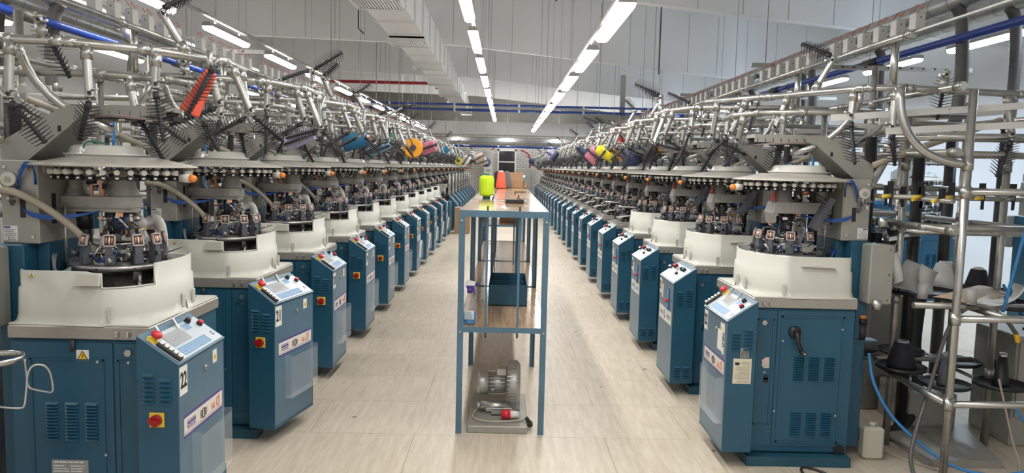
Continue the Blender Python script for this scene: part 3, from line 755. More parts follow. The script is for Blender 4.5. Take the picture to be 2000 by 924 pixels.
def bits(b, seed, n, rad, z0, z1, mats, cx=0, cy=0, smin=.008, smax=.035, r_in=0):
    rnd = random.Random(seed)
    for i in range(n):
        a = rnd.random()*2*PI; r_ = r_in+(rad-r_in)*math.sqrt(rnd.random()); z = z0+(z1-z0)*rnd.random()
        s_ = lambda: smin+(smax-smin)*rnd.random()**1.6
        b.use(rnd.choice(mats)); x, y = cx+r_*math.cos(a), cy+r_*math.sin(a); k = rnd.random()
        if k < .5: b.obox((x, y, z), s_(), s_(), s_(), rnd.uniform(-.3, .3), rnd.uniform(-.3, .3), a)
        elif k < .8: b.cyl((x, y, z), (x+rnd.uniform(-.03, .03), y+rnd.uniform(-.03, .03), z+rnd.uniform(.01, .05)), s_()*.4, n=7)
        else:
            d = Vector((math.cos(a), math.sin(a), rnd.uniform(-.4, .6)))*rnd.uniform(.03, .08); b.cyl((x, y, z), Vector((x, y, z))+d, .003, n=5)
MECH = {}
def mechanism_part(root, side, style, seed):
    key = (side, style, seed)
    m = mb('dark').cyl((0, 0, .90), (0, 0, 1.12), .16, n=24).use('block').cyl((0, 0, 1.02), (0, 0, 1.06), .19, n=24)
    m.use('dark').box(-.22, .02, -.26, .26, .94, 1.02)
    bits(m, seed, 46, .23, 1.0, 1.13, ['dark', 'dark', 'steel', 'block', 'dark'])
    m.build('cylinder_housing', root)
    p = mb('steel')
    for a in range(20, 380, 60): p.cyl((.17*math.cos(R(a)), .17*math.sin(R(a)), .97), (.17*math.cos(R(a)), .17*math.sin(R(a)), 1.14), .011, n=8)
    p.build('ring_support', root)
    rg = mb('steel'); n = 40; ro, ri = .212, .10; vs = []
    for r_, z in ((ro, 1.139), (ro, 1.157), (ro-.004, 1.160), (ri, 1.160), (ri, 1.139)):
        for j in range(n): vs.append((r_*math.cos(2*PI*j/n), r_*math.sin(2*PI*j/n), z))
    rg.add(vs, [(i*n+j, i*n+(j+1) % n, ((i+1) % 5)*n+(j+1) % n, ((i+1) % 5)*n+j) for i in range(5) for j in range(n)], [i in (0,) for i in range(5) for j in range(n)])
    rg.use('black')
    for a in range(-170, 190, 40): rg.obox((ro*math.cos(R(a)), ro*math.sin(R(a)), 1.149), .004, .006, .006, 0, 0, R(a))
    rg.build('cam_ring', root)
    # feeder blocks with pink-framed heads
    angs = (-118, -78, -42, -12, 25, 70) if side < 0 else (118, 78, 42, 12, -25, -70)
    for i, a in enumerate(angs):
        T = Matrix.Rotation(R(a), 4, 'Z') @ Matrix.Translation((.175, 0, 1.16))
        b = mb('block'); b.T = T
        b.cbox(-.03, .012, -.020, .020, 0, .045, .004).prism([(-.026, .045), (.010, .045), (.006, .088), (-.022, .088)], 'y', -.015, .015).box(-.06, -.02, -.01, .01, .02, .05)
        fb = b.build('feeder_block', root)
        h = mb('pink'); h.T = T @ Matrix.Translation((-.004, 0, .105)) @ Matrix.Rotation(R(-12), 4, 'Y')
        h.box(.0, .010, -.024, -.018, -.026, .026).box(.0, .010, .018, .024, -.026, .026).box(.0, .010, -.024, .024, .020, .026).box(.0, .010, -.024, .024, -.026, -.020).use('dark').box(-.008, .002, -.022, .022, -.024, .024)
        h.use('copper')
        for q in (-.011, 0, .011): h.use('copper' if q else 'white').tube([(.004, q, -.014), (.010, q, -.006), (.010, q, .008), (.004, q, .014)], .0042, 5)
        h.build('feeder_head', fb)
    # needle dial unit hanging from the arm
    c = mb('steel').cyl((0, 0, 1.16), (0, 0, 1.20), .055, n=20).cyl((.0, 0, 1.235), (0, 0, 1.245), .075, n=24).use('dark').cyl((0, 0, 1.245), (0, 0, 1.40), .035, n=14)
    c.use('sheet').lathe([(.05, 1.25), (.03, 1.27), (.028, 1.33)], 16)
    bits(c, seed+5, 50, .085, 1.24, 1.39, ['dark', 'steel', 'dark', 'copper', 'white', 'block', 'dark'], smax=.03)
    c.build('dial_unit', root)
    w_ = mb('black'); bits(w_, seed+9, 62, .20, 1.165, 1.215, ['black', 'dark', 'steel', 'dark', 'sheet', 'block', 'steel'], smax=.032, r_in=.06)
    for i in range(9):
        a = R(seed*30+i*40); w_.use('steel').cyl((.06*math.cos(a), .06*math.sin(a), 1.20), (.17*math.cos(a), .17*math.sin(a), 1.178+.03*(i % 3)), .0035, n=5)
    w_.build('selector_levers', root)
    t = mb('bluehose')
    rnd = random.Random(seed+3)
    for i in range(7):
        a = rnd.uniform(0, 2*PI); x, y = .12*math.cos(a), .12*math.sin(a)
        t.tube(bez((x, y, 1.17), (x*1.5, y*1.5, 1.17+rnd.uniform(.03, .1)), (x*1.4+rnd.uniform(-.05, .05), y*1.4, 1.22), (x*1.2+rnd.uniform(-.08, .08), y*1.2+rnd.uniform(-.06, .06), 1.17), 8), .0028, 5)
    for i in range(4): t.tube(bez((-.03+i*.014, .02*(i % 2), 1.40), (-.02+i*.02, -.03, 1.37), (i*.012, -.05, 1.33), (i*.012-.01, -.02, 1.28), 8), .003, 5)
    t.build('air_tubes', root)
    sgn = 1 if side < 0 else -1
    # bundle of cables from column to ring
    cbl = mb('greyink' if side < 0 else 'bluehose')
    for i in range(6): cbl.tube(bez((-.24, -sgn*.12+i*.006, 1.20), (-.20, -sgn*.17, 1.13+i*.004), (-.20, -sgn*.20, 1.10), (-.12, -sgn*.19, 1.13+i*.004), 10), .004, 5)
    cbl.build('cable_bundle', root)
    g = mb('flask')
    gx, gy = (.02, .13) if side < 0 else (-.10, -.06)
    g.lathe([(.030, 0), (.044, .02), (.048, .05), (.040, .085), (.027, .105), (.025, .115)], 18, (gx, gy, 1.175)).sphere((gx, gy, 1.315), .034)
    g.cyl((gx, gy, 1.315), (gx+.03, gy+.05, 1.33), .022, n=14, caps=False); g.use('warn').cyl((gx, gy, 1.288), (gx, gy, 1.294), .028, n=18)
    g.build('air_flask', root)
    e = mb('cream').tube(bez((gx+.03, gy+.05, 1.33), (gx+.06, gy+.06, 1.35), (gx+.08, gy+.06, 1.30), (gx+.075, gy+.06, 1.18), 8), .024, 12).build('suction_elbow', root)
def arm_part(root, side, far):
    b = mb('cast')
    if side < 0:
        b.T = None
        b.cbox(-.26, .08, -.075, .075, 1.398, 1.402, .001)
        out = [(-.25+.03*math.cos(R(a)), (-.04 if a > 180 else .04)+.03*math.sin(R(a))) for a in (90, 120, 150, 180, 210, 240, 270)]
        out = [(-.22, .07), (-.255, .05), (-.265, 0), (-.255, -.05), (-.22, -.07), (0, -.078)] + [(.015+.075*math.cos(R(a)), .075*math.sin(R(a))) for a in range(-80, 81, 20)] + [(0, .078)]
        b.prism(out, 'z', 1.402, 1.448).prism([(x*.93, y*.85) for x, y in out], 'z', 1.380, 1.402)
        b.lathe([(.063, 1.448), (.061, 1.455), (.050, 1.50), (.038, 1.552), (.034, 1.56)], 24, (.015, 0, 0)).lathe([(.055, 1.448), (.040, 1.462), (.030, 1.49), (.027, 1.56)], 20, (-.20, 0, 0))
        b.build('upper_arm', root)
        m = mb('copper').box(-.12, -.108, -.03, -.02, 1.448, 1.55).box(-.085, -.065, -.02, .0, 1.448, 1.54).use('dark'); bits(m, 4, 16, .05, 1.455, 1.53, ['dark', 'steel', 'galvdull', 'dark'], -.09, 0); m.build('drive_gear', root)
    else:
        b.prism([(-.25, 1.39), (.11, 1.39), (.09, 1.455), (-.25, 1.455)], 'y', -.075, .075).prism([(.11, 1.39), (.09, 1.39), (.085, 1.345), (.10, 1.33)], 'y', -.07, .07)
        b.lathe([(.065, 1.455), (.062, 1.46), (.040, 1.56)], 24, (.035, 0, 0)).lathe([(.045, 1.455), (.034, 1.56)], 20, (-.20, 0, 0)).use('black').cyl((.035, 0, 1.535), (.035, 0, 1.572), .043, n=20)
        b.build('upper_arm', root)
        m = mb('dark').box(-.15, -.135, -.02, .02, 1.455, 1.55).box(-.06, -.045, -.03, .03, 1.455, 1.55).use('steel').box(-.11, -.08, -.02, .02, 1.46, 1.5).use('copper').cyl((-.1, 0, 1.5), (-.1, 0, 1.53), .03); bits(m, 9, 18, .06, 1.465, 1.545, ['dark', 'black', 'steel', 'white'], -.09, 0); m.build('drive_gear', root)
        q = mb('block'); q.prism([(-.17, 1.10), (-.13, 1.10), (-.05, 1.42), (-.10, 1.46)], 'y', .20, .26) if False else q.obox((-.12, .20, 1.40), .035, .07, .20, 0, R(-28), 0)
        for i in range(9): q.obox((-.125+.0, .238, 1.32+i*.018), .04, .006, .006, 0, R(-28), 0)
        q.build('pusher_unit', root)
        mb('redink').prism([(.09, 1.46), (.11, 1.46), (.10, 1.52)], 'y', .02, .05).build('red_pennant', root)
        mb('sheet').cbox(-.10, -.035, .12, .18, 1.175, 1.222, .004).build('valve_box', root); wb = mb('steel').cbox(.02, .07, .10, .16, 1.185, 1.215, .004); wb.build('valve_box', root)
    s_ = mb('black').cyl((-.16, 0, 1.16), (-.16, 0, 1.39), .026, n=14).cyl((-.16, 0, 1.30), (-.16, 0, 1.39), .034, n=14).use('sheet').cyl((-.19, 0, 1.10), (-.19, 0, 1.165), .055, n=20); s_.build('guide_post', root)
    r = mb('steel').cyl((-.19, -.10, 1.16), (-.19, -.10, 1.42), .007, n=8).cyl((-.19, .10, 1.16), (-.19, .10, 1.42), .007, n=8).build('tie_rod', root)
def head_part(root, side, far, seed):
    b = mb('disc').lathe([(.0001, 1.578), (.335, 1.580), (.342, 1.583), (.335, 1.588), (.26, 1.603), (.18, 1.622), (.0001, 1.622)], 40, (-.02, 0, 0))
    b.box(-.40, -.2, -.10, .10, 1.575, 1.60)
    dk = b.build('head_disc', root)
    mb('dome').lathe([(.165, 1.622), (.158, 1.632), (.150, 1.640), (.140, 1.665), (.128, 1.672), (.0001, 1.673)], 32, (-.055, 0, 0), 1.05, .92).use('roller').lathe([(.168, 1.628), (.168, 1.636)], 32, (-.055, 0, 0), 1.05, .92).build('dome_cover', dk)
    t = mb('green' if side < 0 else 'azure').tube(bez((-.08, -.14, 1.645), (-.08, -.15, 1.69), (-.06, -.12, 1.70), (.0, -.08, 1.672), 8), .004, 6).use('white').cyl((-.08, -.145, 1.638), (-.08, -.145, 1.655), .008).build('dome_tube', dk)
    # yarn guides on an arc below the disc
    angs = [a for a in range(-125, 126, 10)]
    if side > 0: angs = [-a for a in angs]
    def guide(b, a):
        T = Matrix.Rotation(R(a), 4, 'Z') @ Matrix.Translation((.255, 0, 0)); b.T = T
        b.use('roller').cyl((.0, 0, 1.558), (.042, 0, 1.558), .0115, n=9).use('galvdull').cyl((-.05, 0, 1.558), (0, 0, 1.558), .009, n=6)
        b.use('black').box(.0, .030, -.010, .010, 1.524, 1.544).box(.005, .015, -.004, .004, 1.54, 1.575).use('white').box(.0301, .031, -.006, .006, 1.531, 1.538); b.T = None
    if far:
        b = mb('black')
        for a in angs[::2]: guide(b, a)
        b.build('yarn_guide_ring', root)
    else:
        for a in angs: b = mb('black'); guide(b, a); b.build('yarn_guide', root)
    b = mb('black'); b.tube([(.262*math.cos(R(a)), .262*math.sin(R(a)), 1.534) for a in range(-128, 130, 8)], .006, 5).use('galvdull').tube([(.235*math.cos(R(a)), .235*math.sin(R(a)), 1.560) for a in range(-128, 130, 8)], .006, 5)
    b.build('guide_rail', root)
    sg = -1 if side < 0 else 1
    L_ = mb('cream' if seed % 3 == 0 else 'black'); L_.T = frame((.295, sg*.06, 1.537), (0, 0, 1), (1, sg*.12, 0))
    L_.cyl((0, 0, 0), (0, 0, .045), .018, .020, n=14).use('orange').lathe([(.017, .045), (.018, .055), (.014, .066), (.009, .070), (.0001, .078)], 14); L_.T = None
    L_.use('black').box(.29, .31, sg*.06-.008, sg*.06+.008, 1.545, 1.58).build('warning_lamp', root)
def column_part(root, side):
    sg = -1 if side < 0 else 1      # near side in local y
    b = mb('sheet').cbox(-.39, -.235, -.21, .21, 1.25, 1.60, .004).cbox(-.41, -.225, -.18, .18, 1.545, 1.60, .006)
    c = b.build('column', root)
    k = mb('black')
    for y in (-.211, .2105):
        for x in (-.30,): k.cbox(x-.012, x+.012, y, y+.0012, 1.36, 1.44, .0005)
    for y0 in (-.12, .06): k.box(-.2349, -.2335, y0, y0+.03, 1.33, 1.46)
    k.build('slot', c)
    lb = mb('paper'); y = sg*.2112; lb.box(-.385, -.325, min(y, y+.001), max(y, y+.001), 1.262, 1.325); printed(lb, 'y', y, sg, -.382, -.328, 1.264, 1.312, 6); lb.use('purple').box(-.382, -.355, min(y, y+sg*.0014), max(y, y+sg*.0014), 1.315, 1.322); lb.build('rating_label', c)
    s_ = mb('steel')
    for x, z in ((-.37, 1.57), (-.27, 1.57), (-.37, 1.27), (-.26, 1.28)): s_.cyl((x, sg*.21, z), (x, sg*.216, z), .007, n=8)
    s_.build('bolt', c)
    mb('blue').cbox(-.40, -.285, -.24, .24, .06, 1.25, .005).cbox(-.285, -.235, -.15, .15, .937, 1.25, .003).build('lower_column', root)
    e = mb('sheet').cbox(-.47, -.34, sg*.36 if sg < 0 else .245, .36*sg if sg > 0 else -.245, .915, 1.245, .006)
    e.use('black')
    for z in (.94, 1.08, 1.22): e.cyl((-.445, sg*.36, z), (-.445, sg*.363, z), .004, n=6)
    e.build('electrical_box', root)
    # folded bracket rising to the wiring tray
    br = mb('sheet')
    P = [(-.44, 1.60), (-.33, 1.60), (-.10, 1.79), (-.05, 1.80), (-.03, 1.835), (-.17, 1.835), (-.44, 1.68)]
    for y0 in (sg*.115, -sg*.105): br.prism(P, 'y', y0-.003, y0+.003)
    br.prism([(-.33, 1.60), (-.10, 1.79), (-.105, 1.797), (-.336, 1.606)], 'y', -.11, .11)
    br.use('black').box(-.20, -.185, sg*.118-.001, sg*.118+.001, 1.725, 1.75)
    bk = br.build('bracket_arm', root)
    tr = mb('sheet').box(-.17, .24, -.07, .07, 1.825, 1.845).box(-.17, .24, -.075, -.07, 1.80, 1.845).box(-.17, .24, .07, .075, 1.80, 1.845)
    tr.use('black').box(-.16, .27, -.065, .065, 1.785, 1.80).use('pink')
    for i in range(4): tr.tube([(-.16, sg*(.066+.002*i), 1.79+i*.004), (0, sg*(.07+.003*i), 1.796+i*.003), (.13, sg*(.068+.002*i), 1.788+i*.003), (.26, sg*.06, 1.782)], .0022, 4)
    for x in (-.08, .05, .17): tr.use('pink').cbox(x-.014, x+.014, sg*.072-.008, sg*.072+.008, 1.777, 1.787, .003)
    tr.use('black')
    for i in range(9): tr.box(-.14+i*.045, -.136+i*.045, sg*.072-.003, sg*.072+.003, 1.80, 1.822)
    tr.build('wiring_tray', bk)
    # spool brake wheel by the column
    w_ = mb('cream').cyl((-.34, sg*.225, 1.52), (-.34, sg*.24, 1.52), .03, n=18).use('sheet').cyl((-.34, sg*.24, 1.52), (-.34, sg*.245, 1.52), .012).box(-.385, -.31, sg*.215-.003, sg*.215+.003, 1.47, 1.56).use('block'); bits(w_, 21, 10, .03, 1.42, 1.48, ['block', 'white', 'dark'], -.34, sg*.235, smax=.025); w_.build('tension_wheel', root)
    h = mb('hose'); p = smooth_path([(-.40, sg*.24, 1.475), (-.30, sg*.25, 1.465), (-.20, sg*.21, 1.40), (-.11, sg*.14, 1.29), (-.07, sg*.10, 1.19)], 6) if side < 0 else smooth_path([(.30, .40, 1.47), (.15, .33, 1.46), (.02, .28, 1.44), (-.12, .22, 1.40)], 6)
    if side < 0: ribbed(h, p, .0155, .009, .12, 10); h.build('suction_hose', root)
    h2 = mb('hose' if side < 0 else 'whitehose'); ribbed(h2, smooth_path([(-.30, -sg*.20, 1.42), (-.18, -sg*.22, 1.43), (-.06, -sg*.18, 1.39), (.02, -sg*.12, 1.345)], 5), .013, .008, .12, 8); h2.build('suction_hose', root)
    bh = mb('bluehose')
    for i in range(5): bh.tube(bez((-.30, sg*.21, 1.40), (-.25, sg*.26, 1.37-i*.006), (-.16, sg*.2, 1.36-i*.005), (-.05, sg*.08, 1.385), 10), .0026, 5)
    for i in range(4): bh.tube(bez((-.24, sg*(.21+.004*i), 1.50), (-.22, sg*.24, 1.62), (-.28, sg*.25, 1.60+i*.01), (-.31, sg*.22, 1.47+i*.01), 10), .003, 5)
    bh.build('air_tubes', root)
def machine(side, style, tub, far, seed, num, bare=False):
    root = bpy.data.objects.new('knitting_machine', None); col.objects.link(root)
    cabinet_part(root, side, style); console_part(root, side, style, num)
    if tub: tub_part(root, tub)
    mechanism_part(root, side, style, seed)
    arm_part(root, side, far); head_part(root, side, far, seed); column_part(root, side)
    if side < 0:
        b = mb('greyink').box(-.125, .025, -.3575, -.357, .215, .375); printed(b, 'y', -.3575, -1, -.12, .02, .22, .355, 12, 2, 'white', 3); printed(b, 'y', -.3575, -1, -.12, .02, .358, .373, 1, 1, 'paper', 4)
        if style == 'glo' and not far: b.build('warning_notice', root)
        warn_sign(root, .015 if side < 0 else .1, -.357, .815, .042, -1)
    else:
        warn_sign(root, .095, .0, 0, .0001, 1) if False else None
    if bare:
        w_ = mb('black'); bits(w_, seed+77, 90, .27, .95, 1.17, ['black', 'dark', 'steel', 'black', 'sheet', 'block', 'galvdull'], smin=.012, smax=.07, r_in=.08)
        w_.use('sheet').box(-.25, .26, -.30, .30, .937, .96); w_.use('whitehose')
        for i in range(5): w_.tube([(.2*math.cos(t*PI/5)+.02, .16*math.sin(t*PI/5)-.1+i*.06, 1.0+.05*math.sin(t*PI/5)) for t in range(6)], .006, 5)
        w_.build('open_mechanism', root)
    return root
NEAR_L = 10
def finish_machine(root, side, k, label, group=None):
    x = AX_L if side < 0 else AX_R; y = (Y_L if side < 0 else Y_R)+PITCH*k
    root.location = (x, y, 0); root.rotation_euler = (0, 0, 0 if side < 0 else PI)
    tag(root, label, 'knitting machine', group or ('machines of the %s row' % ('left' if side < 0 else 'right')))
# near machines of the left row: each numbered on its console
protoL = machine(-1, 'glo', 'left', False, 3, 22)
protoF = machine(-1, 'glo', 'left', True, 4, None)
protoR22 = machine(1, 'glo', 'right', False, 6, 22)
protoR = machine(1, 'l', 'right', False, 7, None)
protoRB = machine(1, 'l', None, True, 8, None, bare=True)
index_kids()
def plate_text(root, n):
    for con in KIDS[root.name]:
        if con.name.startswith('control_console'):
            for pl in KIDS.get(con.name, []):
                if pl.name.startswith('number_plate'):
                    for t in KIDS.get(pl.name, []): bpy.data.objects.remove(t)
                    KIDS[pl.name] = []
                    cy = -.24 if root['s'] < 0 else .205
                    text('number', str(n), .088, 'ink', frame((.4534, cy-.235+.047, .742), (0, 1, 0), (1, 0, 0)), pl, bold=True, sx=.66)
def machine_copy(proto, side, k, n, label, group=None):
    r = copy_tree(proto); r['s'] = side; index_kids(); 
    if n: plate_text(r, n)
    del r['s']; finish_machine(r, side, k, label, group); return r
finish_machine(protoL, -1, 0, 'nearest knitting machine of the left row, with a black 22 on its teal console')
def tidx(n): return 'knitting machine numbered %d in the left row, %s from the camera' % (n, NUM[22-n])
m21 = machine_copy(protoL, -1, 1, 21, 'knitting machine numbered 21 in the left row, its console turned towards the camera')
for con in KIDS[m21.name]:
    if con.name.startswith('control_console'):
        c0 = Vector((.372, -.24, 0)); con.matrix_local = Matrix.Translation(c0) @ Matrix.Rotation(R(-12), 4, 'Z') @ Matrix.Translation(-c0) @ con.matrix_local; con.location.x += .03; con.location.y -= .015
for k in range(2, 11): machine_copy(protoL if k < 6 else protoF, -1, k, 22-k, 'teal knitting machine with cream guard in the left row, %s from the camera' % NUM[k])
# right row
finish_machine(protoR22, 1, 0, 'nearest knitting machine of the right row, numbered 22, with a hand crank on its side')
rp = protoR22
b = mb('cream_paper'); cy = .205; yy = cy+.235
b.box(.312, .412, yy, yy+.001, .475, .615)
n_ = b; printed(n_, 'y', yy, 1, .318, .408, .480, .572, 13, 1, 'greyink', 5, .0006); printed(n_, 'y', yy, 1, .318, .374, .576, .600, 3, 1, 'greyink', 6, .0006); n_.use('ink').box(.378, .402, yy+.001, yy+.0016, .578, .594)
for c_ in KIDS[rp.name]:
    if c_.name.startswith('control_console'): conR = c_
n_.build('notice_sheet', conR)
b = mb('sheet').box(.33, .376, yy, yy+.001, .62, .672); printed(b, 'y', yy, 1, .333, .373, .622, .66, 6, 2, 'ink', 7, .0006); b.use('purple').box(.333, .345, yy+.001, yy+.0015, .663, .669); b.build('rating_label', conR)
b = mb('paper').prism([(.185, .545), (.215, .545), (.225, .555), (.225, .590), (.212, .602), (.187, .604)], 'y', .357, .358)
for i in range(2):
    for j in range(3): b.use('redink' if j else 'ink').tube([(.196+i*.017+.006*math.cos(t*PI/5), .3584, .556+j*.018+.006*math.sin(t*PI/5)) for t in range(10)], .0012, 4, closed=True)
b.build('hazard_label', rp)
b = mb('paper').box(.452, .4535, cy+.06, cy+.15, .63, .745).box(.452, .4535, cy+.15, cy+.185, .62, .79); tp = b.build('taped_paper', conR)
text('tape_lettering', 'FIELD', .034, 'ink', frame((.4537, cy+.167, .70), (0, 0, -1), (1, 0, 0)), tp, bold=True)
for k in range(1, 4): machine_copy(protoR, 1, k, 22-k if k == 1 else 22-k, 'teal knitting machine with cream guard in the right row, %s from the camera' % NUM[k])
for k in range(4, 22):
    if k == 4:
        finish_machine(protoRB, 1, 4, 'teal knitting machine without its cream guard, fifth from the camera in the right row')
    else: machine_copy(protoRB, 1, k, None, 'open dark knitting machine with teal console in the right row, %s from the camera' % NUM[k])
# the odd machine and the older machines at the far end of the left row
def odd():
    root = thing('knitting_machine', 'machine with a silver hood and black cloth, twelfth from the camera in the left row', 'knitting machine', (AX_L, Y_L+PITCH*11, 0), 0, 'machines of the left row')
    mb('blue').cbox(-.3, .42, -.36, .3, .05, .78, .006).build('cabinet', root)
    mb('sheet').prism([(-.3, .78), (.05, .78), (.20, .95), (.30, 1.12), (.30, 1.18), (-.3, 1.18)], 'y', -.36, .36).build('sheet_hood', root)
    b = mb('black'); bits(b, 31, 60, .16, .79, .93, ['black', 'rubber', 'black'], .22, -.15, .03, .1); b.build('black_cloth', root)
    b = mb('steel').lathe([(.02, .9), (.05, 1.0), (.03, 1.1), (.012, 1.14)], 14, (.26, -.1, 0)).build('spindle', root)
    b = mb('black').cyl((.2, -.362, .3), (.2, -.366, .3), .03).use('white').box(.15, .25, -.366, -.361, .5, .52).build('port_hole', root)
    mechanism_part(root, -1, 'x', 12); arm_part(root, -1, True); head_part(root, -1, True, 1); column_part(root, -1)
    return root
odd()
def old_machine():
    root = thing('older_knitting_machine', 'older knitting machine', 'knitting machine', (AX_L, Y_L+PITCH*12, 0), 0, 'older machines at the far end of the left row')
    mb('blue').prism([(-.3, .0), (.42, .0), (.52, .62), (.30, .86), (-.3, .86)], 'y', -.36, .30).build('cabinet', root)
    mb('slate').prism([(.50, .66), (.52, .62), (.36, .80), (.34, .84)], 'y', -.30, .24).build('sloping_top', root)
    b = mb('sheet').box(.27, .29, -.36, .28, .86, 1.40).use('galv').cyl((.30, -.34, .86), (.30, -.34, 1.42), .014, n=8).use('whitehose').box(.29, .30, -.3, -.1, .95, 1.35); b.build('side_panel', root)
    mechanism_part(root, -1, 'x', 14); arm_part(root, -1, True); head_part(root, -1, True, 2); column_part(root, -1)
    return root
om = old_machine(); om['label'] = 'older machine with upright grey panel in the left row, thirteenth from the camera'; index_kids()
for k in range(13, 21):
    r = copy_tree(om); r.location.y = Y_L+PITCH*k; r['label'] = 'older machine with upright grey panel in the left row, %s from the camera' % NUM[k]
# rows behind the ducts
for s_, nm in ((-1, 'left'), (1, 'right')):
    for k in range(7):
        r = copy_tree(protoF if s_ < 0 else protoRB); r.location = (s_*5.7, 4.8+PITCH*2*k, 0); r.rotation_euler = (0, 0, PI if s_ < 0 else 0)
        tag(r, 'machine glimpsed through the tubes behind the %s machine row, %s from the camera' % (nm, NUM[k]), 'knitting machine', 'machines of the row behind the %s row' % nm)
index_kids()
for p_ in (protoF, protoR): delete_tree(p_)
index_kids()

# ================================================================== creels: tube frames with comb holders above every machine
# local frame: +u towards the aisle, +v away from the camera, origin on the floor at the machine axis; sx mirrors u
def comb_mesh(seed, L=.25, rows=3, tine=.055):
    """Plastic comb that grips a yarn cone: ribbed spine with fanned rows of tines, along local +z."""
    b = mb('comb'); rnd = random.Random(seed)
    b.cyl((0, 0, 0), (0, 0, L), .0095, .008, n=7).cyl((0, 0, -.01), (0, 0, .02), .014, n=8)
    n = int(L/.0165)
    for i in range(n):
        z = .018+i*.0165
        b.cyl((0, 0, z-.003), (0, 0, z+.003), .011, n=7, caps=False)
        for r_ in range(rows):
            a = R(20+r_*(140 if rows == 2 else 120))+rnd.uniform(-.06, .06); ln = tine*(.75+.35*math.sin(PI*(i+1)/(n+1)))
            d = Vector((math.cos(a), math.sin(a), -.35)).normalized()
            b.cone4((0, 0, z), d*ln+Vector((0, 0, z)), .0036)
    b.use('galv').cyl((0, 0, -.045), (0, 0, -.008), .0055, n=6)
    return b
COMB = [comb_mesh(i, l, r_, t).mesh('comb_holder') for i, (l, r_, t) in enumerate([(.205, 3, .062), (.17, 3, .060), (.23, 2, .062)])]
COMB_LITE = []
for i in range(2):
    b = mb('comb'); b.cyl((0, 0, 0), (0, 0, .22), .011, n=5)
    for q in range(9):
        for r_ in range(3):
            a = R(r_*120+i*40); b.cone4((0, 0, .02+q*.025), (.06*math.cos(a), .06*math.sin(a), .005+q*.025), .0045)
    COMB_LITE.append(b.mesh('comb_holder'))
def fit(b, p, q, r_=.021):
    """Slip fitting sleeve round a tube near p, running towards q."""
    p, q = Vector(p), Vector(q); d = (q-p).normalized(); b.cyl(p, p+d*.045, r_*1.22, n=12)
RT = .0185
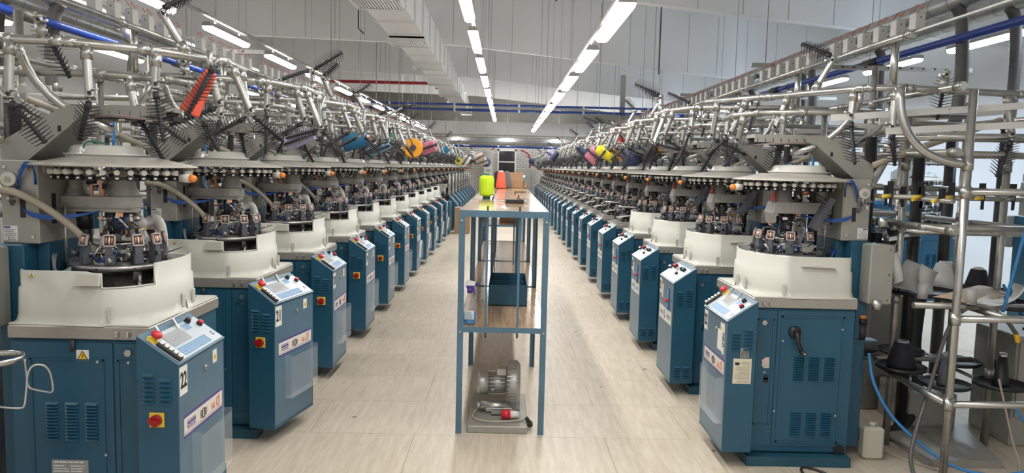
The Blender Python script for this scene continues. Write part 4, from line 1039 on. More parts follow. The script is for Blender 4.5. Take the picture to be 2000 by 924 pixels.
def creel(side, first, variant, lite):
    sx = 1 if side < 0 else -1
    sy = 1
    def W(u, v, z): return Vector((sx*u, v, z))
    root = bpy.data.objects.new('creel', None); col.objects.link(root)
    rnd = random.Random(100+variant); n = 8 if lite else 12
    if first and side < 0: top = [(-1.1, -.34), (-.30, -.31), (-.07, -.28), (.18, -.09), (.39, .21), (.38, .50)]
    elif first: top = [(-2.6, -.30), (-1.13, -.32), (-.40, -.48), (-.21, -.44), (.10, .16), (.35, .59)]
    else: top = [(-.95, -.43), (-.30, -.42), (.02, -.40), (.30, -.25), (.44, .10), (.46, .42)]
    zt = 2.08
    b = mb('galv'); P = [W(u, v, zt) for u, v in top]
    b.tube(P, RT, n)
    for p, q in zip(P[1:-1], P[2:]): fit(b, p, q, RT); 
    for i in range(1, len(P)-1): fit(b, P[i], P[i-1], RT)
    b.use('black').cyl(P[-1], P[-1]+(P[-1]-P[-2]).normalized()*.002, RT*.85, n=n); b.build('top_rail', root)
    lo = [(-1.0, -.10), (-.35, -.12), (-.05, -.10), (.17, .05), (.25, .30), (.22, .62)]; b = mb('galvdull'); P2 = [W(u, v, 1.975) for u, v in lo]; b.tube(P2, RT*.92, n)
    for i in range(1, len(P2)-1): fit(b, P2[i], P2[i+1], RT)
    b.build('lower_rail', root)
    # posts, back rails and the long rails tying neighbouring frames together
    for (u, v, z0, z1) in [p_ for p_ in ((-.36, -.42, 2.06, 2.37), (-.58, -.38, 0, 2.08), (-1.15, -.38, 0, 2.08), (-.60, .27, 0, 2.3), (-1.2, .27, 0, 2.08)) if not (first and side > 0 and p_[1] < 0 and p_[2] == 0)]:
        b = mb('galv' if v < 0 else 'galvdull').cyl(W(u, v, z0), W(u, v, z1), RT*1.1, n=n)
        for z in (.9, 1.35, 1.75, 2.04): b.cyl(W(u, v, z), W(u, v, z+.05), RT*1.32, n=n)
        b.build('post', root)
    for u, z in ((-.33, 2.33), (-.60, 2.08), (-.60, 1.75), (-1.2, 1.95), (-1.2, 1.35), (-.62, 1.35)):
        b = mb('galv' if z > 1.9 else 'galvdull').cyl(W(u, -.65, z), W(u, .65, z), RT, n=n).cyl(W(u, -.64, z), W(u, -.58, z), RT*1.25, n=n).build('long_rail', root)
    for v, z in ((-.38, 1.75), (-.38, 1.35), (.27, 1.55), (.27, 1.95), (-.05, 1.85), (-.38, .92), (.27, .46)):
        b = mb('galvdull').cyl(W(-1.35, v, z), W(-.58, v, z), RT, n=n).build('cross_tube', root)
    b = mb('white').obox(W(-.9, 0, 1.98), .78, .012, .035, 0, R(6*sx), 0).obox(W(-.85, .18, 1.90), .9, .012, .03, 0, R(-4*sx), 0).build('flat_bar', root)
    # swept tubes carrying the yarn down
    for (pts) in (([(-.30, -.2, 2.08), (-.32, -.15, 1.95), (-.20, -.1, 1.80), (.0, -.05, 1.74)]), ([(-.62, .1, 2.08), (-.62, .1, 1.9), (-.45, .1, 1.77), (-.15, .1, 1.745)]), ([(.0, .30, 1.97), (-.05, .3, 1.85), (-.22, .32, 1.77), (-.45, .32, 1.76)])):
        b = mb('galv').tube(bez(*[W(*p) for p in pts], 8), RT, n).build('swept_tube', root)
    b = mb('black').cyl(W(-.50, .05, 0), W(-.50, .05, 1.85), .035, n=n).cyl(W(-.85, .15, .0), W(-.85, .15, 1.80), .035, n=n).build('black_hose_pipe', root)
    if not first: mb('azure').tube([W(-.55, -.30, z) for z in (.3, 1.0, 1.9)], .010, 6).build('air_line', root)
    if not lite:
        b = mb('hose'); ribbed(b, [W(*p) for p in ((-1.1, -.2, 1.95), (-.7, -.18, 1.80), (-.42, -.15, 1.68))], .018, .010, .1, 9); b.build('flexible_hose', root)
    # hanging arms with combs
    arms = [(P[1].lerp(P[2], .15), (-.05, -.12, -1), .24, (.3, -.2, -.35), 0), (P[2].lerp(P[3], .25), (.06, .02, -1), .22, (-.35, .1, -1), 1), (P[3].lerp(P[4], .1), (.02, .0, -1), .16, (.2, -.2, -1), 2),
            (P[3].lerp(P[4], .75), (.30, .05, -1), .22, (-.9, -.2, -.55), 0), (P[4].lerp(P[5], .3), (.34, .1, -.9), .25, (.5, .4, -.5), 1), (P[4].lerp(P[5], .8), (.1, .05, -1), .24, (-.8, .1, -.3), 2),
            (P[1].lerp(P[2], .7), (-.2, -.1, 1), .10, (.15, .1, -1), 2), (P[3].lerp(P[4], .5), (-.5, -.2, 1), .22, (.5, .5, .45), 1),
            (P2[2].lerp(P2[3], .5), (.1, .1, -1), .16, (.3, .3, -1), 0), (P2[3].lerp(P2[4], .6), (.2, .2, -1), .18, (.4, -.5, -.6), 1)]
    if variant == 1: arms = arms[:4]+arms[5:7]+[arms[8]]+[(P[4].lerp(P[5], .5), (-.1, .6, 1), .16, (.8, .2, .5), 0), (P[4].lerp(P[5], .05), (.4, -.1, -1), .28, (.2, .9, -.5), 2)]
    if variant == 2: arms = arms[1:]+[(P[2], (.3, -.4, .8), .15, (.6, .3, .3), 2)]
    if lite: arms = arms[:7]
    for k, (p, d, L, cd, ci) in enumerate(arms):
        j = lambda s_: rnd.uniform(-s_, s_)
        d = Vector((sx*d[0]+j(.08), d[1]+j(.08), d[2])).normalized(); q = p+d*L
        b = mb('galv' if k % 3 else 'galvdull'); b.cyl(p, q, RT*.95, n=n, caps=False).cyl(p+d*.012, p+d*.065, RT*1.25, n=n)
        if not lite: b.cyl(q, q-d*.012, RT*1.0, n=n).use('black').cyl(q, q+d*.0015, RT*.8, n=n).obox(q-d*.02+Vector((sx*.012, -.022, 0)), .012, .012, .012).use('steel').cyl(q-d*.03, q-d*.03+Vector((sx*.05, -.03, .005)), .006, n=6)
        a = b.build('hanging_arm', root)
        cdv = Vector((sx*cd[0]+j(.25), cd[1]+j(.25), cd[2]+j(.15))).normalized()
        me = COMB_LITE[ci % 2] if lite else COMB[ci]
        o = bpy.data.objects.new('comb_holder', me); col.objects.link(o); o.parent = a; o.matrix_local = axis_frame(q+cdv*.03, cdv) @ Matrix.Rotation(rnd.uniform(0, 6), 4, 'Z')
    if not first:
        for (u, v, z) in ((-.80, -.2, .93), (-1.12, .0, .95), (-.82, .3, .92), (-.80, -.15, .47), (-1.1, .15, .45), (-.85, .4, .46)):
            t_ = mb('black').lathe([(.0001, 0), (.14, 0), (.15, .006), (.15, .024), (.145, .024), (.14, .008), (.0001, .008)], 20, W(u, v, z)); t_.cyl(W(u, v, z), W(u, v, z+.05), .012, n=6)
            if rnd.random() < .6: t_.use(rnd.choice(['y_black', 'y_white', 'y_navy', 'block', 'y_black'])).lathe([(.075, .01), (.078, .02), (.05, .17), (.0001, .17)], 14, W(u, v, z))
            t_.build('bobbin_tray', root)
    # small yarn stop rail with levers at head height behind the machine
    zr = 1.50
    b = mb('galvdull').cyl(W(-.62, -.60, zr), W(-.62, .60, zr), .014, n=6).use('black')
    for i in range(6): b.obox(W(-.62, -.5+i*.19, zr+.03), .02, .03, .07).obox(W(-.62, -.5+i*.19, zr-.03), .012, .012, .05)
    if not lite:
        b.use('yellow')
        for i in (0, 1, 3, 4): b.cyl(W(-.60, -.5+i*.19, zr+.005), W(-.56, -.5+i*.19-.02, zr-.005), .009, n=7)
    b.build('yarn_stop_rail', root)
    return root
creels = {}
index_kids()
def put_creel(side, k):
    first = (k == 0); lite = k >= 7; v = 3 if first else k % 3
    key = (side, first, v, lite)
    if key not in creels: r = creel(side, first, v, lite); creels[key] = r; index_kids()
    else: r = copy_tree(creels[key])
    r.location = (AX_L if side < 0 else AX_R, (Y_L if side < 0 else Y_R)+PITCH*k, 0)
    nm = 'left' if side < 0 else 'right'
    tag(r, 'tube creel with black comb holders above the %s machine row, %s from the camera' % (nm, NUM[k]), 'creel', 'creels of the %s row' % nm)
for s_ in (-1, 1):
    for k in range(22 if s_ > 0 else 21): put_creel(s_, k)
index_kids()

# ------------------------------------------------------------------ rows of small sensor boxes on the high rail
def sensor_box():
    o = thing('sensor_box', 'small', 'sensor box'); b = mb('sheet').cbox(-.022, .022, -.032, .032, .0, .085, .003); b.use('lampbody').box(-.0235, -.022, -.028, .028, .004, .08).box(-.022, .022, -.0335, -.032, .004, .08)
    b.use('ink').cyl((0, -.034, .06), (0, -.0335, .06), .004, n=6)
    b.build('housing', o)
    w_ = mb('redink').tube([(0, -.06, .12), (0, -.03, .10), (0, 0, .125), (0, .04, .10), (0, .08, .12)], .002, 4).use('wire').cyl((0, 0, -.02), (0, 0, 0), .006, n=6).cyl((0, 0, .085), (0, 0, .115), .003, n=5); w_.build('wires', o)
    return o
sb = sensor_box(); index_kids(); cnt = 0
for s_, x, y0, n in ((-1, -2.06, 2.5, 125), (1, 2.01, 3.72, 125)):
    for j in range(n):
        y = y0+j*.182
        if (j % 7) in (6,): continue
        o = sb if cnt == 0 else copy_tree(sb); cnt += 1
        o.location = (x, y, 2.34); nm = 'left' if s_ < 0 else 'right'
        tag(o, 'small grey sensor box on the high rail over the %s machine row' % nm, 'sensor box', 'sensor boxes over the %s machine row' % nm)
for s_, x in ((-1, -2.06), (1, 2.01)):
    nm = 'left' if s_ < 0 else 'right'
    b = mb('galvdull').box(x-.012, x+.012, 2.2, 33, 2.33, 2.339)
    tag(b.build('sensor_rail', None), 'thin high rail holding the small grey sensor boxes over the %s machine row' % nm, 'rail')

# ------------------------------------------------------------------ ducts, blue main, drops
def long_duct(x, z, r_, label, y0=-1.0, y1=32.5):
    b = mb('duct').cyl((x, y0, z), (x, y1, z), r_, n=28); y = y0+.1
    b.use('galvdull')
    while y < 24:
        b.cyl((x, y, z), (x, y+.008, z), r_+.004, n=28); y += .27
    return tag(b.build('spiral_duct'), label, 'duct')
DU = {}
for s_, nm in ((1, 'right'), (-1, 'left')):
    long_duct(s_*3.62, 3.05 if s_ > 0 else 2.88, .085, 'upper round galvanised duct running lengthwise over the %s machine row' % nm)
    long_duct(s_*4.5, 3.20 if s_ > 0 else 3.02, .085, 'outer round galvanised duct running lengthwise beyond the %s machine row' % nm)
    zb = 2.72 if s_ > 0 else 2.64; b = mb('bluepipe').cyl((s_*3.55, -1, zb), (s_*3.55, 32, zb), .032, n=16)
    b.use('black' if s_ > 0 else 'grayhose')
    for k in range(9):
        y = 1.9+k*2.6+(.1 if s_ > 0 else .9); b.cyl((s_*3.55, y, zb), (s_*3.55, y+.28, zb), .043, n=14).cyl((s_*3.55, y-.35, zb), (s_*3.55, y-.32, zb), .036, n=14)
    tag(b.build('blue_pipe'), 'thick cobalt blue pipe running lengthwise under the ducts on the %s side' % nm, 'pipe')
    for k in range(7):
        y = 4.2+k*2.9
        b = mb('galvdull').box(s_*2.3 if s_ > 0 else -4.4, s_*4.4 if s_ > 0 else -2.3, y, y+.04, 2.62, 2.625).box(s_*2.3 if s_ > 0 else -4.4, s_*4.4 if s_ > 0 else -2.3, y, y+.004, 2.625, 2.66).use('ink')
        for q in range(16): b.box(s_*(2.5+q*.11)-.012, s_*(2.5+q*.11)+.012, y-.001, y, 2.637, 2.65)
        tag(b.build('slotted_rail'), 'slotted metal channel carrying the pipes across the %s machine row' % nm, 'rail', 'slotted channels over the %s row' % nm)
    # flexible drops
    for k, (x, y) in enumerate([(3.6, 6.0+i*2.9) for i in range(5)]+[(4.5, 6.7+i*2.35) for i in range(5)]):
        key = (s_, x)
        if key not in DU:
            root = thing('suction_drop', 'x', 'hose'); z0 = (3.05 if x < 4 else 3.2)-(.06 if s_ > 0 else .23)
            p = smooth_path([(-s_*.06, 0, z0), (0, 0, z0-.12), (s_*.03, 0, z0-.5), (s_*.02, 0, 2.15), (0, 0, 2.05)], 6)
            b = mb('grayhose'); ribbed(b, p, .050, .018, .07, 14); b.build('flexible_hose', root)
            mb('black').cyl((0, 0, 0), (0, 0, 2.08), .044, n=14).build('black_pipe', root)
            DU[key] = root; index_kids()
        else: root = copy_tree(DU[key])
        root.location = (s_*x, y, 0)
        tag(root, 'grey ribbed hose dropping from the %s duct on the %s side, %s along it' % ('upper' if x < 4 else 'outer', nm, NUM[k % 5]), 'hose', 'duct drops of the %s side' % nm)
    dz = 0 if s_ > 0 else .17
    for k in range(5):
        b = mb('duct').cyl((s_*3.55, 5+k*1.9, 3.0-dz), (s_*3.42, 5+k*1.9, 2.86-dz), .045, n=14).use('black').cyl((s_*3.42, 5+k*1.9, 2.86-dz), (s_*3.419, 5+k*1.9, 2.859-dz), .038, n=14)
        tag(b.build('duct_stub'), 'open round stub on the underside of the upper duct on the %s side' % nm, 'duct stub', 'open duct stubs of the %s side' % nm)
# yarn spools hung on the combs: (profile kind, yarn, centre, axis, length, radius)
def spool(name, kind, yarn_, c, ax, L, r_, label):
    root = thing(name, label, 'yarn cone', c)
    T = axis_frame((0, 0, 0), ax)
    b = mb(yarn_); b.T = T
    if kind == 'cone': b.lathe([(r_*.95, -L/2), (r_, -L/2+.01), (r_*.62, L/2-.012), (r_*.52, L/2)], 24)
    elif kind == 'bottle': b.lathe([(r_*.55, -L/2), (r_*.92, -L/2+.02), (r_, -L/2+.04), (r_*.98, 0), (r_*.95, L/2-.06), (r_*.55, L/2-.005), (r_*.4, L/2)], 24)
    elif kind == 'flat': b.lathe([(r_*.9, -L/2), (r_, -L/2+.012), (r_, L/2-.012), (r_*.9, L/2)], 28)
    else: b.lathe([(r_*.93, -L/2), (r_, -L/2+.012), (r_*.86, L/2-.012), (r_*.78, L/2)], 24)
    b.build('yarn', root)
    t = mb('copper' if 'lav' in yarn_ or 'blue' in yarn_ else ('green' if 'yellow' in yarn_ or 'lime' in yarn_ else 'y_navy')); t.T = T; e = L/2
    hz = {'flat': .10}.get(kind, .16); t.cyl((0, 0, -e-.012), (0, 0, e+.02), r_*.34, r_*.30, n=16).use('dark').cyl((0, 0, e+.0201), (0, 0, e+.021), r_*.24, n=16).cyl((0, 0, -e-.013), (0, 0, -e-.0121), r_*.26, n=16); t.build('tube', root)
    q = Vector(ax).normalized()*(L*.42); q = q if q.z > 0 else -q
    mb('galv').cyl(q+Vector((0, 0, r_*.2)), ((1.25 if c[0] > 0 else -1.27)-c[0], q.y, 2.08-c[2] if c[2] < 1.96 else .16), .012, n=8).build('hanger', root)
    if kind != 'flat' and 'yellow' not in yarn_ and 'blue' not in yarn_:
        cm = bpy.data.objects.new('comb_holder', COMB[2]); col.objects.link(cm); cm.parent = root; a_ = -Vector(ax).normalized() if Vector(ax).z > 0 else Vector(ax).normalized()
        cm.matrix_local = axis_frame(-a_*.11+Vector((-c[0], -c[1], 0)).normalized()*(r_*1.08), a_)
    return root
SP = [('cone', 'y_coral', (-1.31, 3.20, 1.905), (.45, .05, .85), .20, .042, 'long orange-red yarn cone tilted in a black comb above the nearest left machine'),
      ('cyl', 'y_lav', (-1.44, 5.2, 1.78), (.88, .1, .36), .20, .050, 'lavender yarn cone lying slanted above the left machine row'),
      ('cyl', 'y_blue', (-1.34, 6.6, 1.82), (.95, .1, .26), .22, .078, 'large dark blue yarn cone hanging above the left machine row'),
      ('cyl', 'y_green', (-1.28, 8.0, 1.89), (.2, .3, .9), .12, .06, 'dark green yarn cone just right of the large blue one'),
      ('cone', 'y_sky', (-1.34, 7.8, 1.77), (.9, .1, .35), .26, .05, 'pale sky blue yarn cone gripped by a comb right of the large blue one'),
      ('flat', 'y_amber', (-1.20, 9.5, 1.83), (.2, -.9, .1), .10, .125, 'flat amber yarn spool facing the aisle above the left row'),
      ('cyl', 'y_pink', (-1.05, 10.0, 1.86), (.9, -.2, .3), .20, .085, 'pink yarn cone right of the amber spool above the left row'),
      ('cyl', 'y_red', (-1.58, 9.0, 2.14), (.9, .1, .1), .14, .045, 'small red yarn cone high among the tubes of the left row'),
      ('cyl', 'y_blue', (-1.24, 15, 1.93), (.8, 0, .5), .16, .07, 'small teal blue yarn cone far down the left row'),
      ('cyl', 'y_lav', (-1.32, 15.6, 1.89), (.9, .0, .3), .18, .07, 'pale lilac yarn cone far down the left row'),
      ('flat', 'y_olive', (-1.03, 16, 1.72), (.1, -1, .1), .10, .085, 'small flat olive yellow spool far down the left row'),
      ('cyl', 'y_white', (-.92, 17, 1.77), (.5, -.2, .8), .18, .09, 'white yarn cone right of the olive spool in the left row'),
      ('cyl', 'y_beige', (-.70, 19, 1.84), (.85, 0, .5), .24, .11, 'dusty rose yarn cone at the far end of the left row'),
      ('cyl', 'y_beige', (-.62, 19.3, 1.74), (.9, 0, .35), .24, .10, 'beige yarn cone just below the dusty rose one'),
      ('flat', 'y_navy', (-.55, 20, 1.74), (.4, -.6, .5), .14, .12, 'navy spool hanging last at the far end of the left row'),
      ('bottle', 'y_yellow', (1.20, 9.0, 1.82), (-.85, .1, .42), .25, .075, 'bright yellow yarn cone hanging above the right machine row'),
      ('cone', 'y_amber', (1.30, 8.6, 1.79), (-.8, .1, .5), .20, .05, 'amber yarn cone between the yellow cone and the broad navy spool'),
      ('flat', 'y_navy', (1.43, 8.4, 1.77), (-.3, -.3, .9), .13, .13, 'broad navy spool hanging above the right machine row'),
      ('cyl', 'y_pink', (1.14, 9.7, 1.80), (-.6, .1, .5), .18, .11, 'pink yarn cone behind and left of the bright yellow one'),
      ('cyl', 'y_navy', (1.07, 10.3, 1.83), (-.7, .1, .7), .26, .05, 'slim navy yarn cone left of the pink one in the right row'),
      ('cone', 'y_amber', (1.40, 7.0, 1.84), (-.4, .2, .8), .16, .045, 'amber yarn cone held in a comb above the right machine row'),
      ('cyl', 'y_navy', (1.38, 7.0, 1.75), (-.2, .1, -.9), .09, .05, 'small navy yarn cone just under the comb-held amber one'),
      ('cone', 'y_red', (1.37, 9.0, 2.04), (-.35, .1, .8), .20, .045, 'slim red yarn cone high above the yellow one in the right row'),
      ('cyl', 'y_navy', (.78, 22, 1.80), (-.8, 0, .3), .22, .10, 'navy yarn cone at the far left end of the right row of frames'),
      ('cyl', 'y_grey', (.90, 21, 1.73), (-.2, -.7, .3), .20, .12, 'dark grey spool beside the farthest navy cone of the right row'),
      ('cyl', 'y_lav', (1.0, 17, 1.92), (-.7, 0, .5), .20, .10, 'pale lilac yarn cone far down the right row'),
      ('cyl', 'y_navy', (1.06, 16.4, 1.88), (.6, 0, .7), .20, .07, 'navy yarn cone right of the pale lilac one in the right row')]
for kind, yn, c, ax, L, r_, lb in SP: spool('yarn_cone', kind, yn, c, ax, L, r_, lb)

# ================================================================== work tables in the middle of the aisle
def work_table(y0, y1, zt, x0, x1, label, shelf=True, bars=()):
    root = thing('work_table', label, 'table', ((x0+x1)/2, (y0+y1)/2, 0)); ox, oy = (x0+x1)/2, (y0+y1)/2
    hx, hy = (x1-x0)/2, (y1-y0)/2
    mb('wood').cbox(-hx+.004, hx-.004, -hy+.004, hy-.004, zt-.012, zt, .002).build('table_top', root)
    f = mb('slate')
    for s_ in (-1, 1):
        a, b_ = sorted((s_*hy, s_*(hy-.004))); f.box(-hx, hx, a, b_, zt-.038, zt+.001)
        a, b_ = sorted((s_*hx, s_*(hx-.004))); f.box(a, b_, -hy, hy, zt-.038, zt+.001)
    f.build('top_frame', root)
    for sx_ in (-1, 1):
        for sy_ in (-1, 1):
            l = mb('slate'); a, b_ = sorted((sx_*hx, sx_*(hx-.036))); c_, d_ = sorted((sy_*(hy+.001), sy_*(hy-.004)))
            l.box(a, b_, c_, d_, 0, zt); a, b_ = sorted((sx_*(hx+.001), sx_*(hx-.004))); c_, d_ = sorted((sy_*hy, sy_*(hy-.036))); l.box(a, b_, c_, d_, 0, zt)
            l.use('steel').cyl((sx_*(hx-.016), sy_*(hy+.001), zt-.06), (sx_*(hx-.016), sy_*(hy+.008), zt-.06), .007, n=8).cyl((sx_*(hx-.016), sy_*(hy+.001), .63), (sx_*(hx-.016), sy_*(hy+.008), .63), .006, n=8)
            l.build('leg', root)
    if shelf:
        s_ = mb('wood').box(-hx+.004, hx-.004, -hy+.004, hy-.004, .645, .655).build('shelf_board', root)
        f = mb('slate')
        for q in (-1, 1):
            a, b_ = sorted((q*hy, q*(hy-.004))); f.box(-hx, hx, a, b_, .627, .660)
            a, b_ = sorted((q*hx, q*(hx-.004))); f.box(a, b_, -hy, hy, .627, .660)
        f.build('shelf_frame', root)
    for (x, y) in bars:
        p = mb('slate').box(x-ox-.007, x-ox+.007, y-oy-.006, y-oy+.006, .60, zt).use('black').cyl((x-ox, y-oy, zt-.02), (x-ox, y-oy, zt+.026), .0055, n=8).cyl((x-ox, y-oy, .585), (x-ox, y-oy, .63), .0055, n=8)
        p.build('upright_bar', root)
    return root
work_table(4.37, 5.93, 1.36, -.272, .262, 'tall blue steel work table nearest the camera, with an oak laminate top and shelf', True, [(-.105, 4.42), (.088, 4.42), (-.10, 5.72), (.09, 5.72)])
work_table(5.95, 7.55, 1.36, -.272, .262, 'second tall blue work table in line, carrying the lime green yarn cone', True, [(-.10, 6.3), (.11, 6.3), (-.10, 7.3), (.09, 7.3)])
work_table(7.57, 9.62, 1.36, -.272, .262, 'third tall blue work table in line, carrying the orange cone at its far end', True, [(-.10, 8.4)])
work_table(12.3, 13.6, .98, -.42, .28, 'low separate blue work table standing beyond the tall ones', True)

def standing_cone(name, kind, yn, x, y, z, L, r_, label, tube='green', rings=True):
    root = thing(name, label, 'yarn cone', (x, y, z))
    b = mb(yn)
    if kind == 'drum': b.lathe([(r_*.55, .022), (r_*.92, .030), (r_, .045), (r_, L-.05), (r_*.93, L-.028), (r_*.6, L-.018), (r_*.4, L-.016)], 32)
    else: b.lathe([(r_, .004), (r_*1.02, .02), (r_*.62, L-.018), (r_*.55, L-.012)], 32)
    b.build('yarn', root)
    t = mb(tube).cyl((0, 0, 0), (0, 0, .03), r_*.52, r_*.50, n=24).cyl((0, 0, L-.02), (0, 0, L), r_*.42 if kind == 'drum' else r_*.5, r_*.40, n=24).use('dark').cyl((0, 0, L), (0, 0, L+.0006), r_*.3, n=20)
    t.build('tube', root); return root
standing_cone('yarn_cone', 'drum', 'y_lime', -.155, 5.97, 1.361, .205, .060, 'lime green yarn cone standing on the table')
standing_cone('yarn_cone', 'cone', 'y_coral', -.062, 8.95, 1.361, .215, .062, 'bright orange-red yarn cone standing at the far end of the tables', 'white')
standing_cone('yarn_cone', 'cone', 'y_black', -.105, 9.14, 1.361, .205, .062, 'black yarn cone half hidden behind the orange-red one', 'black')
standing_cone('yarn_cone', 'cone', 'y_grey', .008, 9.16, 1.361, .21, .060, 'dark grey yarn cone just right of the orange-red one', 'y_grey')
# black gauge tool and bits on the table
t = thing('bench_tool', 'black flat tool with a steel lever lying on the near table', 'tool', (.075, 5.35, 1.361))
mb('black').cbox(-.075, .055, -.03, .03, 0, .028, .003).build('tool_body', t)
mb('steel').cbox(.055, .085, -.02, .02, .004, .022, .002).cyl((.03, .01, .028), (.03, .01, .044), .008, n=10).cyl((.03, .01, .040), (.06, .03, .040), .004, n=6).cyl((-.075, .01, .012), (-.13, .05, .012), .003, n=6).build('lever', t)
tag(mb('paper').cbox(-.02, .03, -.012, .012, 0, .008, .002).build('eraser_block', None, (-.04, 5.62, 1.361)), 'small white block lying left of the black tool on the near table', 'block')
tag(mb('black').obox((0, 0, .004), .09, .014, .008, 0, 0, .3).cyl((.04, .02, .004), (.075, .05, .004), .004, n=6).build('pliers', None, (.14, 7.75, 1.361)), 'small dark pliers lying on the far table', 'pliers')
tag(mb('white').cbox(-.03, .03, -.02, .02, 0, .012, .004).build('small_lid', None, (-.20, 8.7, 1.361)), 'small white lid left of the orange-red cone on the table', 'lid')
# cartons
def carton(x0, x1, y0, y1, z, h, label, name='cardboard_box', open_=False):
    root = thing(name, label, 'box', ((x0+x1)/2, (y0+y1)/2, z)); a, b_ = (x1-x0)/2, (y1-y0)/2
    m = mb('carton').box(-a, a, -b_, b_, 0, .004).box(-a, a, -b_, -b_+.004, 0, h).box(-a, a, b_-.004, b_, 0, h).box(-a, -a+.004, -b_, b_, 0, h).box(a-.004, a, -b_, b_, 0, h)
    if not open_: m.box(-a, a, -b_, -.002, h, h+.004).box(-a, a, .002, b_, h, h+.004)
    m.build('box_body', root)
    if open_: mb('carton').obox((0, b_+.005, h+.05), 2*a, .004, .11, R(-6), 0, 0).build('flap', root)
    else: mb('cream_paper').box(-a*.3, a*.4, -b_-.001, -b_, h*.5, h*.8).build('tape', root)
    return root
carton(.01, .22, 9.32, 9.55, 1.361, .09, 'open cardboard box with a raised flap at the far end of the tables', open_=True)
carton(.225, .258, 9.1, 9.2, 1.361, .055, 'tiny cardboard box right of the open one on the table')
carton(-1.22, -.86, 17.7, 18.2, 0, .62, 'brown cardboard box on the floor at the left behind the tables')
carton(-.10, .22, 13.0, 13.35, .657, .26, 'cardboard box on the shelf of the low far table')
# blue steel tray box on the shelf
def steel_box():
    root = thing('parts_bin', 'dark teal steel bin standing on the near table shelf', 'bin', (.03, 5.40, .656))
    b = mb('blue'); a, c_, h = .135, .30, .145
    b.box(-a, a, -c_, c_, 0, .004)
    for s_ in (-1, 1):
        x, y = s_*a, s_*c_; b.box(min(x, x-s_*.003), max(x, x-s_*.003), -c_, c_, 0, h).box(-a, a, min(y, y-s_*.003), max(y, y-s_*.003), 0, h)
    b.box(-a, a, -.002, .002, 0, h*.9); b.build('bin_body', root)
    b = mb('steel'); bits(b, 41, 30, .09, .03, .08, ['steel', 'dark', 'galv'], 0, -.14, .008, .03); b.build('loose_parts', root)
    tag(root['x'] if 'x' in root else root)
steel_box()
# spray bottle
def spray():
    root = thing('spray_bottle', 'clear spray bottle with blue liquid and a white and purple trigger on the table shelf', 'bottle', (-.205, 4.47, .656))
    M['pur'] = mat('purple_trigger_plastic', (.05, .03, .28), .35)
    M['liquid'] = mat('blue_cleaning_liquid', (.01, .20, .55), .15)
    prof = [(.036, .0), (.040, .008), (.040, .085), (.036, .12), (.030, .15), (.021, .175), (.015, .19), (.014, .205)]
    M['pet'] = glass('clear_bottle_plastic', (.75, .80, .84), .13, .04)
    mb('pet').lathe(prof, 24, sy=.72).build('bottle', root)
    mb('liquid').lathe([(.034, .003), (.0375, .01), (.0375, .075), (.0001, .0751)], 24, sy=.7).build('liquid', root)
    b = mb('paper').box(-.028, .028, -.0305, -.0295, .035, .088); printed(b, 'y', -.0305, -1, -.025, .025, .038, .082, 7, 1, 'keys', 8, .0005); b.build('back_label', root)
    mb('pur').cyl((0, 0, .195), (0, 0, .222), .017, n=18).prism([(-.02, .222), (.024, .222), (.024, .240), (-.024, .240)], 'y', -.013, .013).prism([(.012, .235), (.022, .235), (.034, .185), (.028, .183)], 'y', -.005, .005).cyl((.03, 0, .25), (.048, 0, .25), .009, n=10).build('trigger', root)
    mb('white').prism([(-.026, .240), (.030, .240), (.034, .262), (-.012, .272), (-.028, .258)], 'y', -.013, .013).build('spray_head', root)
spray()
